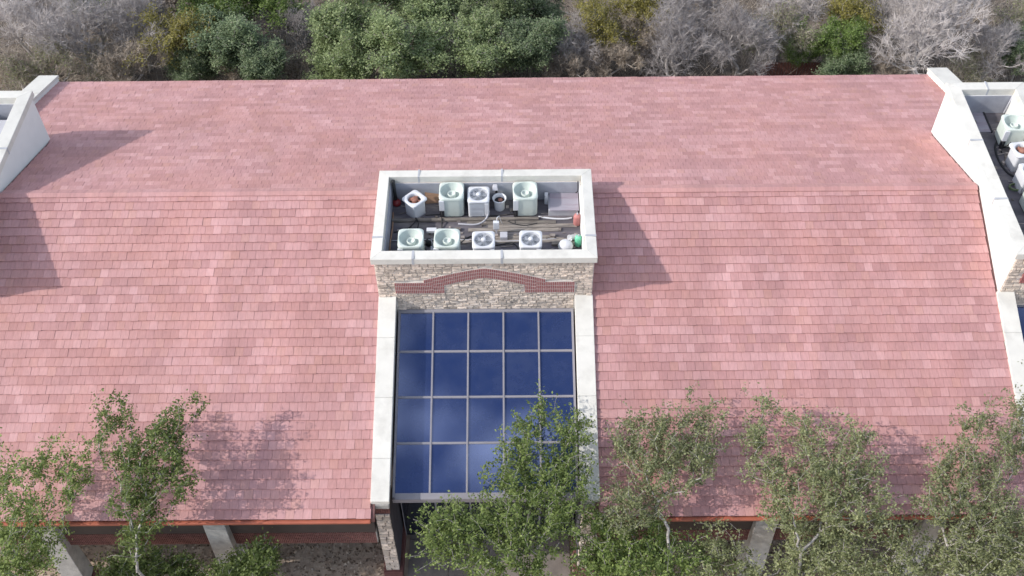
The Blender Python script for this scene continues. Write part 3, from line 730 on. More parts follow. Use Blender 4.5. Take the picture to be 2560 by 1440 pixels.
# roof hatch with lid
t = empty('roof_hatch', (2.58, 3.16, FLOOR))
MB().box(-.50,.47,-.36,.38,0,.26).build('curb', M['palegrey'], t, bevel=.01)
MB().box(-.46,.50,-.40,.41,.262,.31).build('lid', M['hatch'], t, bevel=.012)
MB().box(-.62,-.505,.18,.34,0,.42).build('hinge_box', M['acwhite'], t, bevel=.01)
tag(t, 'mauve grey roof hatch with flat stained lid in the back right corner of the well', 'roof hatch')
# black stack with red cap
t = empty('vent_stack', (-2.98, 3.42, FLOOR))
MB().tube([(-.02,.02,.05),(-.04,.08,.5),(-.05,.1,.98)], .055, 10).build('pipe', M['black'], t, True)
MB().lathe([(.13,0),(.15,.05),(.14,.12),(.09,.17),(.001,.18)], 16).build('flashing', M['redgloss'], t, True)
tag(t, 'black vent stack with dark red base in the back left corner of the well', 'vent stack')
# red canister, green canister, white bucket, white jug
t = empty('gas_canister', (3.0, 2.42, FLOOR)); MB().lathe([(.001,0),(.105,.01),(.12,.04),(.12,.36),(.10,.42),(.05,.45),(.001,.452)], 18).build('body', M['redpaint'], t, True)
MB().tube([(0,0,.45),(0,0,.51)], .03, 8).build('valve', M['palegrey'], t)
tag(t, 'faded red gas canister against the right wall of the well', 'canister')
t = empty('gas_canister', (3.0, 1.48, FLOOR)); MB().lathe([(.001,0),(.10,.01),(.115,.04),(.115,.34),(.095,.40),(.045,.43),(.001,.432)], 18).build('body', M['greenp'], t, True)
MB().tube([(0,0,.43),(0,0,.49)], .028, 8).build('valve', M['palegrey'], t)
tag(t, 'mint green gas canister in the front right corner of the well', 'canister')
t = empty('ventilator', (2.58, 1.22, FLOOR)); MB().lathe([(.12,0),(.13,.12),(.20,.17),(.23,.26),(.20,.36),(.11,.42),(.001,.435)], 20).build('dome', M['acwhite'], t, True)
MB().lathe([(.232,.255),(.245,.262),(.232,.27)], 20).build('rim', M['beige'], t, True)
tag(t, 'white dome ventilator in the front right corner of the well', 'ventilator')
t = empty('white_bucket', (2.83, 1.72, FLOOR)); t.rotation_euler = (math.radians(70), 0, math.radians(-50))
MB().lathe([(.001,-.14),(.085,-.14),(.105,.13),(.112,.14),(.098,.14),(.08,-.12),(.001,-.12)], 18).build('body', M['acwhite'], t, True)
t.location.z += .12
tag(t, 'small white bucket lying behind the green canister', 'bucket')
# control box on a post
t = empty('timber_deck', (1.0, 2.1, FLOOR))
for j in (0, 1, 3, 4, 5):
    o = MB().box(-1.9+1.3*random.random(), 2.0-1.2*random.random()*(j % 2), -.075, .075, 0, .028).build('plank', M['timber'], t, bevel=.004); o.location = (0, -.42+j*.165, .004*random.random()); o.rotation_euler = (0, 0, random.uniform(-.006, .006))
tag(t, 'weathered grey-brown timber boards across the middle of the well floor', 'boards')
t = empty('control_box', (.36, 1.98, FLOOR))
MB().box(-.03,.03,-.03,.03,0,.42).build('post', M['palegrey'], t); MB().box(-.095,.095,-.06,.06,.30,.60).build('box', M['acwhite'], t, bevel=.012)
MB().tube([(.02,.02,.6),(.03,.06,.72),(.1,.2,.66),(.16,.38,.2),(.2,.45,.02)], .013, 6).build('conduit', M['acwhite'], t, True)
MB().box(.12,.36,-.28,-.02,0,.16).build('base_block', M['palegrey'], t, bevel=.01)
tag(t, 'white electrical control box on a post in the middle of the well', 'control box')
t = empty('junction_box', (-1.75, 2.05, FLOOR)); MB().box(-.16,.16,-.08,.08,.1,.2).build('box', M['acwhite'], t, bevel=.01); MB().box(-.03,.03,-.03,.03,0,.1).build('foot', M['palegrey'], t)
tag(t, 'flat white junction box behind the front row of units', 'junction box')
t = empty('compressor_scrap', (-1.77, 1.45, FLOOR))
MB().lathe([(.001,0),(.10,.0),(.11,.18),(.07,.25),(.001,.26)], 14, (-.05,.1,0)).build('compressor', M['black'], t, True); MB().box(.02,.16,-.25,-.05,0,.12).build('scrap_block', M['palegrey'], t, bevel=.01)
MB().tube([(-.05,.1,.25),(.05,.0,.32),(.1,-.15,.1)], .014, 6).build('pipe', M['palegrey'], t, True)
tag(t, 'old black compressor and scrap between the two pale green front units', 'scrap')
t = empty('brown_board', (-1.72, 3.45, FLOOR)); o = MB().box(-.3,.3,-.015,.015,0,.5).build('panel', M['ply'], t); t.rotation_euler = (math.radians(-24), 0, .08)
tag(t, 'brown board leaning on the back lining beside the diagonal unit', 'board')
for (xa, xb, y, lab) in ((-3.1, 1.75, 2.62, 'longest weathered timber sleeper across the middle of the well floor'), (2.15, 3.05, 1.50, 'short weathered timber sleeper beside the green canister'), (-3.0, 3.0, .66, 'weathered timber sleeper along the front wall of the well')):
    o = MB().box(-(xb-xa)/2, (xb-xa)/2, -.06, .06, 0, .09).build('timber_sleeper', M['timber'], bevel=.008); o.location = ((xa+xb)/2, y, FLOOR+.002); o.rotation_euler = (0,0,random.uniform(-.01,.01))
    tag(o, lab, 'timber', 'timber sleepers in the central well')
def hose(pts, r, m_, lab, nm='hose', cat='hose'):
    P = [Vector(p) for p in pts]; S = []
    for i in range(len(P)-1):
        a, b, c, d = P[max(i-1,0)], P[i], P[i+1], P[min(i+2,len(P)-1)]
        for k in range(8):
            t_ = k/8; S.append(.5*((2*b)+(c-a)*t_+(2*a-5*b+4*c-d)*t_*t_+(3*b-a-3*c+d)*t_**3))
    S.append(P[-1]); o = MB().tube(S, r, 7).build(nm, m_, None, True); tag(o, lab, cat, 'hoses and cables on the roof'); return o
f0 = FLOOR + .025
hose([(-2.3,2.7,f0),(-2.32,2.45,f0+.1),(-2.6,2.2,f0),(-3.0,2.1,f0)], .025, M['black'], 'black hose running from the diagonal unit to the left wall')
hose([(-2.3,2.66,f0+.08),(-2.2,2.4,f0+.1),(-2.25,1.9,f0),(-2.2,1.55,f0)], .022, M['black'], 'black hose between the diagonal unit and the front left unit')
hose([(-1.45,2.7,f0),(-1.43,2.55,f0+.1),(-1.42,2.2,f0),(-1.3,1.6,f0)], .022, M['black'], 'black hose from the tall back unit to the second front unit')
hose([(-.9,2.45,f0),(-.3,2.42,f0),(.0,2.6,f0+.05),(.12,2.85,f0+.2)], .03, M['palegrey'], 'pale grey hose curling up the louvred white unit')
hose([(.5,2.75,f0),(.9,2.45,f0),(1.3,2.35,f0),(1.7,2.45,f0)], .022, M['black'], 'black cable lying in front of the right tall unit', cat='cable')
hose([(-.8,1.6,f0),(-.4,1.9,f0),(.2,1.5,f0),(.9,1.55,f0),(1.1,1.2,f0)], .022, M['black'], 'black cable snaking between the front white units', cat='cable')
hose([(-.9,.9,f0),(-.5,.95,f0),(-.4,.92,f0)], .02, M['palegrey'], 'short pale pipe between the front units')
hose([(.35,1.15,f0),(.7,1.25,f0),(1.0,1.1,f0),(1.1,.9,f0)], .02, M['palegrey'], 'short pale pipe left of the rightmost front unit')
hose([(-3.08,3.0,f0),(-3.05,2.3,f0+.02),(-3.08,1.6,f0),(-3.06,.8,f0)], .028, M['ply'], 'rusty brown pipe along the left wall of the well', nm='pipe', cat='pipe')
hose([(1.75,2.75,f0),(2.2,2.66,f0),(2.6,2.64,f0),(2.85,2.68,f0)], .03, M['acwhite'], 'white hose on the floor in front of the hatch')
hose([(3.05,3.48,f0+.9),(3.06,3.46,f0+.5),(3.0,3.5,f0+.35)], .018, M['black'], 'thin black cable hanging in the back right corner', cat='cable')
def debris(x0, x1, y0, y1, n, lab, seed):
    rr = random.Random(seed); d = MB()
    for _ in range(n):
        x, y = rr.uniform(x0, x1), rr.uniform(y0, y1); k = rr.random()
        if k < .45:
            a = rr.uniform(-.5, .5); L = rr.uniform(.08, .4); d.tube([(x, y, f0), (x+L*math.cos(a), y+L*math.sin(a)*.4, f0+rr.uniform(-.01, .05))], rr.uniform(.008, .018), 5)
        else:
            w, h, e = rr.uniform(.02, .09), rr.uniform(.02, .07), rr.uniform(.01, .08); d.box(x-w, x+w, y-h, y+h, FLOOR+.001, FLOOR+.01+e)
    return tag(d.build('debris', M['debris'], None), lab, 'debris', kind='stuff')
debris(-3.0, 3.0, .5, 3.4, 110, 'scraps of pipe and rubble scattered over the central well floor', 3)
debris(16.95, 18.55, .6, 7.5, 70, 'scraps of pipe and rubble scattered over the right tower well floor', 4)
for j, (y, x0, x1) in enumerate(((.98, -.75, -.45), (1.72, -3.05, 2.3), (2.86, -2.0, 1.0))):
    hose([(x0, y, f0), ((x0*2+x1)/3, y+.05, f0), ((x0+x1*2)/3, y-.06, f0), (x1, y+.03, f0)], .016, M[('black', 'palegrey', 'black')[j]], ('thin black pipe between the second and third front units', 'thin pale conduit running the length of the well behind the front row', 'thin black cable along the foot of the back row of units')[j], cat='cable')
# right tower extras
hose([(17.95,6.3,f0),(17.75,5.9,f0),(17.7,5.2,f0),(17.85,4.6,f0),(18.2,4.4,f0)], .035, M['black'], 'black hose curving past the units in the right tower well')
hose([(17.9,5.95,f0),(18.05,5.82,f0+.15),(18.2,5.85,f0+.3)], .03, M['black'], 'short black pipe at the foot of the rear pale green unit', nm='pipe', cat='pipe')
hose([(17.85+.22*math.cos(a), 3.9+.16*math.sin(a), f0+.006*i) for i, a in enumerate([k*.8 for k in range(18)])], .022, M['leaf_dark'], 'coiled green hose on the floor of the right tower well')
hose([(18.60,7.75,f0),(18.62,7.72,f0+.5),(18.66,7.76,f0+.74)], .03, M['palegrey'], 'pale downpipe in the back corner of the right tower well', nm='pipe', cat='pipe')
t = empty('grey_panel', (17.35, 7.3, FLOOR)); MB().box(-.5,.5,-.55,.5,0,.03).build('sheet', M['hatch'], t); MB().box(.5,.56,-.58,.53,0,.05).build('edge_strip', M['dark'], t)
tag(t, 'grey sheet metal panel lying at the back of the right tower well', 'panel')
t = empty('roof_hatch', (-17.4, 7.0, FLOOR)); MB().box(-.5,.5,-.5,.5,0,.25).build('curb', M['palegrey'], t, bevel=.01); MB().box(-.53,.53,-.53,.53,.252,.3).build('lid', M['palegrey'], t, bevel=.01)
tag(t, 'pale grey roof hatch in the left tower well', 'roof hatch')

# ------------------------------------------------------------------ trees
def grow(root, att, step=.22, bias=.35, jit=.05, seed=0, trunk=None):
    r = np.random.default_rng(seed); root = np.array(root, float)
    P = [root]; par = [-1]; pl = [0.]
    if trunk is not None:
        for q in trunk:
            q = np.array(q, float); d = q - P[-1]; L = np.linalg.norm(d); n = max(1, int(L/step)); s = P[-1].copy()
            for k in range(1, n+1):
                P.append(s + d*k/n + r.normal(0, jit*.5, 3)*(k < n)); par.append(len(P)-2); pl.append(pl[-1]+L/n)
    att = att[np.argsort(np.linalg.norm(att - P[-1], axis=1))]
    A = np.zeros((len(P)+len(att)*40, 3)); A[:len(P)] = P; PL = np.zeros(len(A)); PL[:len(P)] = pl; n = len(P)
    par = list(par); tips = []
    for a in att:
        d = np.linalg.norm(A[:n]-a, axis=1); k = int(np.argmin(d + bias*PL[:n])); L = d[k]
        m_ = max(1, min(38, int(L/step))); s = A[k].copy(); prev = k
        side = r.normal(0, 1, 3); side *= .10*L/np.linalg.norm(side)
        for j in range(1, m_+1):
            t = j/m_; q = s + (a-s)*t + side*math.sin(math.pi*t) + (r.normal(0, jit, 3) if j < m_ else 0)
            A[n] = q; PL[n] = PL[prev] + L/m_; par.append(prev); prev = n; n += 1
        tips.append(prev)
    return A[:n], np.array(par), np.array(tips)
def radii(par, rt, ex=2.3):
    n = len(par); c = np.zeros(n); has = np.zeros(n, bool)
    for i in range(n-1, 0, -1):
        if not has[i]: c[i] = max(c[i], 1)
        c[par[i]] += c[i]; has[par[i]] = True
    return rt * np.maximum(c, 1)**(1/ex)
def tubes(A, par, rad, sel, k=4):
    e = np.nonzero(sel)[0]; e = e[par[e] >= 0]; p0 = A[par[e]]; p1 = A[e]; r1 = rad[e]; r0 = np.minimum(rad[par[e]], r1*1.6)
    return tube_np(p0, p1, r0, r1, k)
def tube_np(p0, p1, r0, r1, k):
    d = p1-p0; d /= np.linalg.norm(d, axis=1, keepdims=True)+1e-9
    ref = np.where(np.abs(d[:, 2:3]) < .9, np.array([[0,0,1.]]), np.array([[1.,0,0]]))
    a = np.cross(d, ref); a /= np.linalg.norm(a, axis=1, keepdims=True)+1e-9; b = np.cross(d, a); n = len(p0)
    V = np.zeros((n, 2*k, 3))
    for j in range(k):
        t = 2*math.pi*j/k; o = a*math.cos(t)+b*math.sin(t)
        V[:, j] = p0+o*r0[:, None]; V[:, k+j] = p1+o*r1[:, None]
    base = (np.arange(n)*2*k)[:, None]
    Fq = np.concatenate([base+np.array([[j, (j+1) % k, k+(j+1) % k, k+j]]) for j in range(k)])
    return V.reshape(-1, 3), Fq
def leaves(C, size, r, asp=.55, flat=.35):
    n = len(C); a = r.normal(0, 1, (n, 3)); a[:, 2] *= .6; a /= np.linalg.norm(a, axis=1, keepdims=True)
    up = r.normal(0, 1, (n, 3)); up[:, 2] += flat*2; b = np.cross(a, up); b /= np.linalg.norm(b, axis=1, keepdims=True)+1e-9
    L = (size*r.uniform(.6, 1.3, n))[:, None]
    V = np.stack([C-a*L*.5, C+b*L*asp*.5-a*L*.05, C+a*L*.5, C-b*L*asp*.5-a*L*.05], 1)
    return V.reshape(-1, 3), np.arange(n*4).reshape(-1, 4)
def in_lobes(lobes, n, r, shell=.45, soft=False):
    w = np.array([l[3]*l[4]*l[5]*l[6] for l in lobes])**.75; w /= w.sum(); out = []
    for l, c in zip(lobes, r.multinomial(n, w)):
        q = r.normal(0, 1, (c, 3)); q /= np.linalg.norm(q, axis=1, keepdims=True)+1e-9
        q *= (1.3*r.random((c, 1))**.5 if soft else (shell + (1-shell)*r.random((c, 1)))**.7)
        out.append(np.array(l[:3]) + q*np.array(l[3:6]))
    return np.concatenate(out)
def leafy(name, root, trunk, lobes, ntip, per, lsize, lm, seed, sig=.13, rt=.006, step=.2, up=.0, bark='bark', shell=.35, soft=False):
    r = np.random.default_rng(seed); att = in_lobes(lobes, ntip, r, shell, soft)
    if soft:                              # stray sprays reach past the crown
        cen = att.mean(0); k_ = r.random(len(att)) < .12; att[k_] = cen + (att[k_]-cen)*r.uniform(1.1, 1.28, (k_.sum(), 1)); att[:, 2] = np.maximum(att[:, 2], trunk[-1][2]-.9)
    A, par, tips = grow(root, att, step, .3, .035, seed, trunk); rad = radii(par, rt)
    V, Fq = tubes(A, par, rad, np.ones(len(par), bool), 5)
    tm = np_mesh('trunk', V, Fq, True)
    # leaves ride on the last nodes of each twig
    nodes = [];
    for t in tips:
        k = t
        for _ in range(3):
            nodes.append(A[k]); k = par[k]
            if k < 0: break
    nodes = np.array(nodes); C = np.repeat(nodes, max(1, per//3), axis=0); C = C + r.normal(0, sig, C.shape)
    V, Fq = leaves(C, lsize, r, .55, 1.1); cm = np_mesh('crown', V, Fq)
    tm.materials.append(M[bark]); cm.materials.append(M[lm])
    t = empty(name, (0,0,0)); link('trunk', tm, t); link('crown', cm, t)
    return t
def bare(name, lobes, root, trunk, ntip, ntw, seed, bm='bare', rt=.0075, tw=.45, leafm=None, nleaf=0, lsize=.1):
    r = np.random.default_rng(seed); att = in_lobes(lobes, ntip, r, .2)
    A, par, tips = grow(root, att, .28, .42, .05, seed, trunk); rad = radii(par, rt, 2.1)
    thick = rad > rt*3.0
    t = empty(name, (0,0,0))
    V, Fq = tubes(A, par, rad, thick, 5); tm = np_mesh('trunk', V, Fq, True); tm.materials.append(M['limb'])
    V1, F1 = tubes(A, par, rad, ~thick, 3)
    src = np.concatenate([tips, par[tips], par[par[tips]]]); src = src[src > 0]
    src = np.repeat(src, ntw); dirv = A[src]-A[par[src]]; dirv /= np.linalg.norm(dirv, axis=1, keepdims=True)+1e-9
    dirv = dirv + r.normal(0, .55, dirv.shape) + np.array([0,0,.25]); dirv /= np.linalg.norm(dirv, axis=1, keepdims=True)
    ln = tw*r.uniform(.4, 1.2, len(src))[:, None]
    V2, F2 = tube_np(A[src], A[src]+dirv*ln, np.full(len(src), rt*.9), np.full(len(src), rt*.45), 3)
    cm = np_mesh('crown', np.concatenate([V1, V2]), np.concatenate([F1, F2+len(V1)])); cm.materials.append(M[bm])
    link('trunk', tm, t); cr = link('crown', cm, t)
    if nleaf:
        k = r.integers(0, len(src), nleaf); C = A[src[k]] + dirv[k]*ln[k]*r.random((nleaf, 1)) + r.normal(0, .08, (nleaf, 3))
        V, Fq = leaves(C, lsize, r); lo = np_mesh('foliage', V, Fq); lo.materials.append(M[leafm]); link('foliage', lo, t)
    return t

# --- trees in front of the building; lobes given where the photograph shows them, at their height over the ground
def lobes_at(L):
    out = []
    for (px, py, z, rad, *k) in L:
        q = at(px, py, z=z); w = k[0] if k else 1.0
        out.append((q.x, q.y, q.z, rad*1.12, rad*1.12, rad*.95, w))
    return out
FT = [
 ('oak_tree', 'leafy green oak rising against the roof at the far left edge', (-13.6, -8.8), (-13.4, -8.0, 4.5), 'leaf_front', 300, 30,
  [(40,1200,6.5,.75), (115,1150,6.7,.55,.6), (205,1130,6.8,.42,.7), (190,1210,6.5,.5), (90,1290,6.1,.8), (20,1330,5.8,.8), (60,1400,5.5,.8), (10,1430,5.2,.9)]),
 ('oak_tree', 'slender oak with ragged sprays casting its shadow on the left roof slope', (-9.9, -9.0), (-9.9, -8.2, 4.4), 'leaf_front', 330, 26,
  [(278,1030,7.3,.42,.7), (300,1000,7.35,.25,.5), (440,1050,7.3,.45,.8), (485,1000,7.4,.28,.6), (420,1090,7.2,.4), (320,1110,7.0,.6), (430,1140,7.0,.5), (355,1160,6.8,.6), (440,1210,6.6,.42), (340,1230,6.5,.55), (370,1280,6.1,.5), (330,1340,5.7,.45)]),
 ('oak_tree', 'dense green oak standing in front of the glazed entrance bay', (1.3, -9.4), (1.2, -8.4, 4.0), 'leaf_front', 620, 30,
  [(1330,1050,6.6,.45), (1355,1020,6.7,.3,.5), (1300,1110,6.5,.55), (1425,1060,6.5,.45), (1440,1120,6.4,.5), (1340,1170,6.3,.7), (1420,1190,6.2,.6), (1270,1200,6.1,.55), (1350,1250,6.0,.75), (1410,1290,5.8,.6), (1250,1290,5.7,.65), (1150,1300,5.6,.6), (1090,1300,5.6,.5), (1180,1350,5.3,.6), (1090,1370,5.3,.45), (1290,1350,5.4,.6), (1220,1410,5.0,.6), (1340,1420,4.9,.6)]),
 ('oak_tree', 'thin grey-green oak with pale bare trunk on the right roof slope', (6.0, -8.6), (5.35, -7.5, 4.9), 'leaf_olive', 420, 26,
  [(1720,1000,6.9,.28,.6), (1660,1060,6.9,.5), (1770,1040,6.8,.5), (1700,1110,6.7,.65), (1600,1080,6.7,.55), (1560,1120,6.5,.45), (1640,1150,6.5,.6), (1770,1110,6.6,.55), (1730,1170,6.4,.6), (1580,1220,6.1,.55), (1560,1280,5.8,.5), (1640,1260,5.9,.4)]),
 ('oak_tree', 'broad olive-leaved oak with several upright sprays right of the pale trunk', (9.4, -8.8), (9.2, -7.8, 4.6), 'leaf_olive', 520, 26,
  [(1925,1020,7.0,.36,.7), (1890,1080,6.8,.42), (2010,1070,6.8,.45), (1920,1150,6.5,.5), (2030,1150,6.6,.5), (2110,1080,6.8,.4), (2150,1120,6.7,.5), (2090,1170,6.5,.55), (2170,1180,6.3,.5), (1980,1220,6.2,.55), (2100,1250,6.0,.6), (1940,1270,5.9,.45), (2180,1270,5.8,.5)]),
 ('oak_tree', 'grey-green oak rising in front of the right end parapet', (13.8, -8.6), (13.4, -7.7, 4.6), 'leaf_olive', 460, 26,
  [(2540,1010,6.9,.5), (2430,1050,6.8,.4), (2500,1080,6.7,.55), (2550,1120,6.5,.5), (2410,1130,6.5,.5), (2360,1160,6.4,.45), (2470,1170,6.4,.6), (2390,1230,6.1,.6), (2500,1260,6.0,.6), (2330,1250,6.0,.5), (2440,1310,5.6,.7), (2550,1320,5.5,.6)]),
 ('young_oak', 'low oak crown in shade below the eave right of the entrance', (4.4, -9.6), (4.5, -9.2, 2.4), 'leaf_front', 420, 28,
  [(1500,1320,5.0,.6), (1560,1370,4.6,.7), (1480,1400,4.4,.6), (1640,1350,4.6,.6), (1640,1420,4.2,.7), (1540,1430,4.1,.6), (1720,1400,4.2,.6)]),
 ('young_oak', 'low olive oak crown below the eave in the middle of the right half', (8.6, -9.6), (8.5, -9.0, 2.4), 'leaf_olive', 420, 28,
  [(1800,1360,4.4,.55), (1780,1420,4.0,.65), (2010,1330,4.9,.6), (2060,1380,4.5,.7), (1980,1420,4.1,.6), (2120,1330,4.8,.55), (2150,1420,4.2,.7), (1880,1430,3.8,.5)]),
 ('young_oak', 'low grey-green oak crown in the bottom right corner', (13.0, -9.8), (12.8, -9.2, 2.6), 'leaf_olive', 420, 28,
  [(2250,1330,4.8,.55), (2330,1400,4.3,.6), (2240,1420,4.2,.6), (2420,1390,4.5,.7), (2510,1400,4.5,.7), (2450,1435,4.0,.6), (2550,1360,4.8,.6)]),
 ('young_oak', 'small leafy oak in front of the second pillar from the left', (-7.3, -9.0), (-7.3, -8.6, 2.0), 'leaf_front', 260, 28,
  [(635,1395,3.8,.4), (665,1375,3.9,.3), (600,1430,3.4,.45), (655,1425,3.4,.45), (560,1440,3.2,.45)]),
 ('young_oak', 'small leafy oak at the bottom edge between the two left pillars', (-10.9, -9.0), (-10.9, -8.6, 2.0), 'leaf_front', 260, 28,
  [(420,1425,3.2,.5), (350,1415,3.3,.5), (300,1430,3.1,.5), (470,1440,3.0,.5)]),
]
for i, (nm, lab, (bx, by), tr, lm, nt, per, L) in enumerate(FT):
    t = leafy(nm, (bx, by, 0), [(bx+(tr[0]-bx)*.45+.12, by+(tr[1]-by)*.4, tr[2]*.5), tr], lobes_at(L), int(nt*(1.5 if lm == 'leaf_olive' else 1.65)), int(per*.82), (.086 if lm == 'leaf_olive' else .092), lm, 100+i, sig=.075, soft=True, rt=.0046)
    tag(t, lab, 'tree', 'oaks in front of the building')

# --- woodland behind: a handful of grown trees, each copied as its own tree
def std(k):                               # ragged crown about 2.2 m round with its middle 3 m up
    r = np.random.default_rng(900+k); L = [(0,0,2.8,1.1,1.1,1.0,1)]
    for j in range(15):
        a = r.uniform(0, 6.28); e = r.uniform(-.5, 1.2); d = r.uniform(.9, 2.0); q = r.uniform(.35, .75)
        L.append((d*math.cos(a)*math.cos(e), d*math.sin(a)*math.cos(e), 3.0+1.1*d*math.sin(e)*.8, q, q, q*.8, 1.6))
    return L
proto = {}
for k in range(3):
    for ty, lm, per in (('oak', 'leaf_oak', 27), ('dark', 'leaf_dark', 27)):
        proto[ty, k] = leafy('evergreen_oak', (0,0,0), [(.1,.05,1.0), (0,0,1.9)], std(k+(3 if ty == 'dark' else 0)), 760, per, .125, lm, 200+k, sig=.12, rt=.007, step=.3, soft=True)
for k in range(2):
    proto['yellow', k] = leafy('yellowing_tree', (0,0,0), [(.05,.1,1.2), (0,0,2.0)], std(10+k), 420, 24, .11, 'leaf_yellow', 230+k, sig=.12, rt=.007, step=.3, soft=True)
    proto['lime', k] = leafy('bright_green_tree', (0,0,0), [(.05,-.1,1.2), (0,0,2.0)], std(14+k), 460, 36, .115, 'leaf_lime', 240+k, sig=.12, rt=.007, step=.3, soft=True)
def fan(k):                               # spreading, uneven limbs
    r = np.random.default_rng(700+k); L = []
    for j in range(11):
        a = r.uniform(0, 6.28); d = r.uniform(.6, 2.1); q = r.uniform(.4, .9); L.append((d*math.cos(a), d*math.sin(a), 3.1-.35*d+r.uniform(-.6,1.3), q, q, q, 1))
    L.append((0,0,3.4,1.0,1.0,1.0,1)); return L
for k in range(4):
    proto['bare', k] = bare('bare_tree', fan(k), (0,0,0), [(.06,.03,.5), (.0,.05,.95)], 850, 3, 300+k, 'bare', .0064, .34)
for k in range(3):
    proto['scrub', k] = bare('dry_scrub', fan(20+k), (0,0,0), [(.06,.03,.3), (.0,.05,.6)], 760, 3, 330+k, 'barebrown', .0064, .32, 'leaf_brown' if k else 'leaf_olive', 4200, .10)
NAMES = {'oak': 'evergreen_oak', 'dark': 'evergreen_oak', 'yellow': 'yellowing_tree', 'lime': 'bright_green_tree', 'bare': 'bare_tree', 'scrub': 'dry_scrub'}
WT = [
 ('bare', 60, 60, 1.05, 'bare grey tree in the top left corner of the woodland'),
 ('scrub', 130, 150, .85, 'brown dry scrub behind the left gable coping'),
 ('bare', 225, 60, 1.05, 'bare purplish-grey tree left of the yellowing tree, first of two'),
 ('scrub', 25, 185, .7, 'low brown dry scrub at the left edge above the left tower'),
 ('bare', 335, 50, 1.0, 'bare grey tree beside the yellowing tree on its left, second of two'),
 ('scrub', 330, 150, .8, 'brown dry scrub at the roof edge below the yellowing tree'),
 ('scrub', 235, 165, .65, 'low brown dry scrub just right of the left gable coping'),
 ('yellow', 425, 100, 1.0, 'yellowing tree at the left between grey trees and dark evergreens'),
 ('lime', 545, 5, 1.05, 'bright green tree at the top edge left of the big evergreens'),
 ('dark', 560, 105, .9, 'dark blue-green evergreen oak, largest left of the big oak group'),
 ('dark', 480, 170, .6, 'low dark evergreen oak at the roof edge, leftmost of the evergreens'),
 ('dark', 650, 165, .8, 'dark evergreen oak at the roof edge left of the big oak group'),
 ('bare', 725, 70, .8, 'bare mauve-grey tree in the gap left of the big oak group'),
 ('lime', 690, -15, 1.0, 'yellow-green tree cut by the top edge above the mauve-grey bare tree'),
 ('scrub', 750, 170, .6, 'brown dry scrub at the roof edge left of the big oak group'),
 ('oak', 880, 60, 1.05, 'green evergreen oak, leftmost of the big oak group'),
 ('oak', 860, 155, .75, 'low green evergreen oak at the roof edge, leftmost of the big oak group'),
 ('oak', 1010, 110, 1.0, 'green evergreen oak in the middle of the big oak group, nearest the roof'),
 ('oak', 1060, 10, .95, 'green evergreen oak at the top edge in the middle of the big oak group'),
 ('oak', 1185, 130, .85, 'green evergreen oak at the roof edge right of the middle of the group'),
 ('oak', 1230, 30, .95, 'green evergreen oak at the top edge, right part of the big oak group'),
 ('dark', 1330, 115, .85, 'dark evergreen oak closing the big oak group on the right'),
 ('dark', 1340, 15, .8, 'dark evergreen oak at the top edge left of the twisted bare tree'),
 ('bare', 1440, 80, .8, 'twisted bare tree between the big oaks and the yellow-green trees'),
 ('yellow', 1505, 65, .85, 'narrow yellow-green tree right of the twisted bare tree'),
 ('yellow', 1580, 15, .95, 'yellow-green tree at the top edge right of centre'),
 ('scrub', 1540, 140, .65, 'brown dry scrub below the two yellow-green trees'),
 ('bare', 1690, 110, 1.0, 'spreading bare grey tree right of the yellow-green trees'),
 ('bare', 1855, 95, 1.0, 'spreading bare grey tree left of the small bright green tree'),
 ('bare', 1775, 10, 1.0, 'bare grey tree at the top edge between two spreading bare trees'),
 ('lime', 2010, 115, .62, 'small bright green tree beside the spreading bare trees'),
 ('dark', 2110, 160, .62, 'low green evergreen oak at the roof edge in the right part'),
 ('lime', 2105, 95, .75, 'bright green tree above the low evergreen in the right part'),
 ('yellow', 2130, 30, .9, 'yellow-green tree at the top edge in the right part'),
 ('bare', 1990, 20, .85, 'bare grey tree at the top edge above the small bright green tree'),
 ('bare', 2320, 85, 1.25, 'largest bare grey tree with pale forked trunk behind the right gable'),
 ('bare', 2485, 120, .8, 'bare grey tree behind the right tower'),
 ('scrub', 2545, 60, .8, 'brown dry scrub in the top right corner'),
 ('bare', 2220, 40, .9, 'bare grey tree at the top edge left of the largest bare tree'),
 ('scrub', 590, 185, .5, 'low brown dry scrub between the dark evergreens at the roof edge'),
 ('scrub', 1420, 165, .6, 'low brown dry scrub at the roof edge under the twisted bare tree'),
 ('scrub', 1960, 60, .8, 'brown dry scrub above the small bright green tree'),
 ('scrub', 1610, 90, .75, 'brown dry scrub left of the spreading bare trees'),
 ('scrub', 2210, 165, .6, 'low brown dry scrub at the roof edge left of the largest bare tree'),
 ('scrub', 2420, 175, .55, 'low brown dry scrub just behind the right tower'),
 ('dark', 2560, 130, .7, 'dark evergreen at the right edge behind the right tower'),
 ('lime', 240, 10, .7, 'small bright green tree among the grey trees at the top left'),
 ('bare', 140, -40, 1.05, 'bare grey tree cut by the top edge, leftmost of those'),
 ('scrub', 420, -25, 1.0, 'brown scrub cut by the top edge above the yellowing tree'),
 ('oak', 930, -50, 1.0, 'evergreen oak cut by the top edge behind the leftmost big oak'),
 ('bare', 1640, -30, 1.05, 'bare grey tree cut by the top edge right of the yellow-green tree'),
 ('bare', 2420, -30, 1.0, 'bare grey tree cut by the top edge right of the largest bare tree'),
]
cnt = {}; wr = random.Random(5)
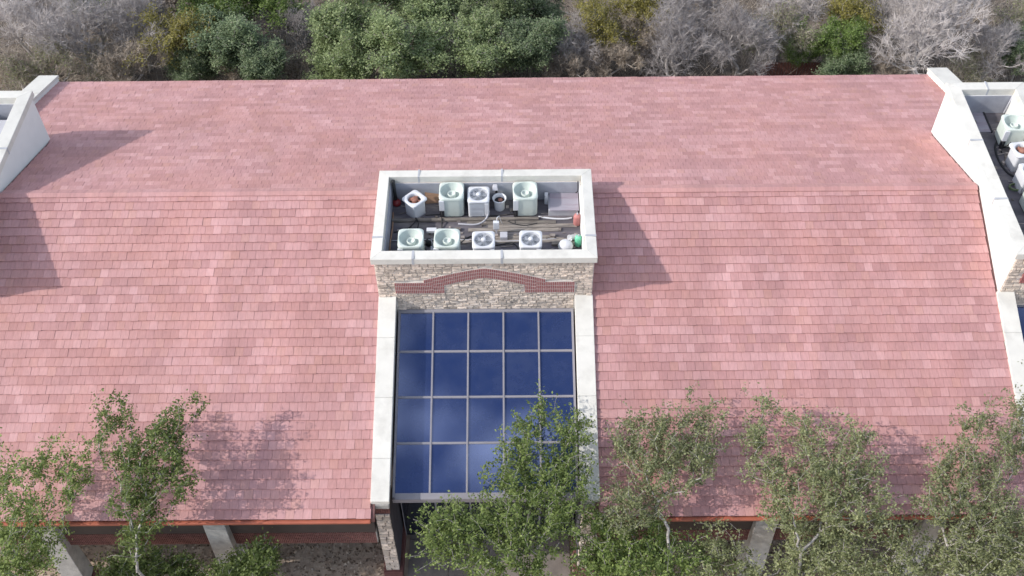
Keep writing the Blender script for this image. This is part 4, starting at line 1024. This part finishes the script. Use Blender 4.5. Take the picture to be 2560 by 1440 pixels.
for (ty, px, py, s, lab) in WT:
    nk = sum(1 for k in proto if k[0] == ty); i = cnt.get(ty, 0); cnt[ty] = i+1
    p_ = proto[ty, i % nk]; t = p_ if i < nk else copy_tree(p_)
    q = at(px, py, z=3.0*s); t.location = (q.x, q.y, 0); t.rotation_euler = (0, 0, wr.uniform(0, 6.28)); z_ = s*wr.uniform(.92, 1.08); t.scale = (z_, z_, s)
    t.name = NAMES[ty]; tag(t, lab, 'tree', 'woodland trees behind the building')

# undergrowth and fallen leaves
r = np.random.default_rng(41); n = 2600
bx = r.uniform(-34, 34, n); by = r.uniform(15, 38, n); P0 = np.repeat(np.stack([bx, by, np.zeros(n)], 1), 9, 0) + np.concatenate([r.normal(0, .25, (n*9, 2)), np.zeros((n*9, 1))], 1)
dv = r.normal(0, .5, (n*9, 3)); dv[:, 2] = r.uniform(.4, 1.3, n*9); V, Fq = tube_np(P0, P0+dv*r.uniform(.5, 1.1, (n*9, 1)), np.full(n*9, .010), np.full(n*9, .004), 3)
tag(link('undergrowth', np_mesh('undergrowth', V, Fq), None, M['barebrown']), 'dry brown brushwood on the woodland floor', 'undergrowth', kind='stuff')
n = 26000; C = np.stack([r.uniform(-20, 20, n), r.uniform(-8.5, -3.4, n), r.uniform(.008, .05, n)], 1)
C = C[~((np.abs(C[:, 0]) < 2.85) & (C[:, 1] > -12))]; V, Fq = leaves(C, .11, r, .6, 3.)
tag(link('fallen_leaves', np_mesh('fallen_leaves', V, Fq), None, M['litter']), 'fallen dry leaves on the ground in front of the building', 'leaf litter', kind='stuff')
n = 26000; C = np.stack([r.uniform(-32, 32, n), r.uniform(14.5, 36, n), r.uniform(.008, .12, n)], 1); V, Fq = leaves(C, .15, r, .6, 2.)
tag(link('woodland_litter', np_mesh('woodland_litter', V, Fq), None, M['litter_dk']), 'fallen leaves on the woodland floor', 'leaf litter', kind='stuff')
# short red-brown fence seen past the back eave
fx0 = at(1890, 180, z=.6); t = empty('timber_fence', (fx0.x, fx0.y, 0))
pk = MB().box(-.06,.06,-.012,.012,.03,1.15).mesh('picket'); pk.materials.append(M['fence'])
for i in range(22):
    o = link('picket', pk, t); o.location = (i*.145, 0, random.uniform(-.02,.03))
MB().box(-.1, 22*.145, .013, .06, .3, .38).build('rail', M['fence'], t); MB().box(-.1, 22*.145, .013, .06, .85, .93).build('rail', M['fence'], t)
tag(t, 'short red-brown picket fence behind the back eave on the right', 'fence')
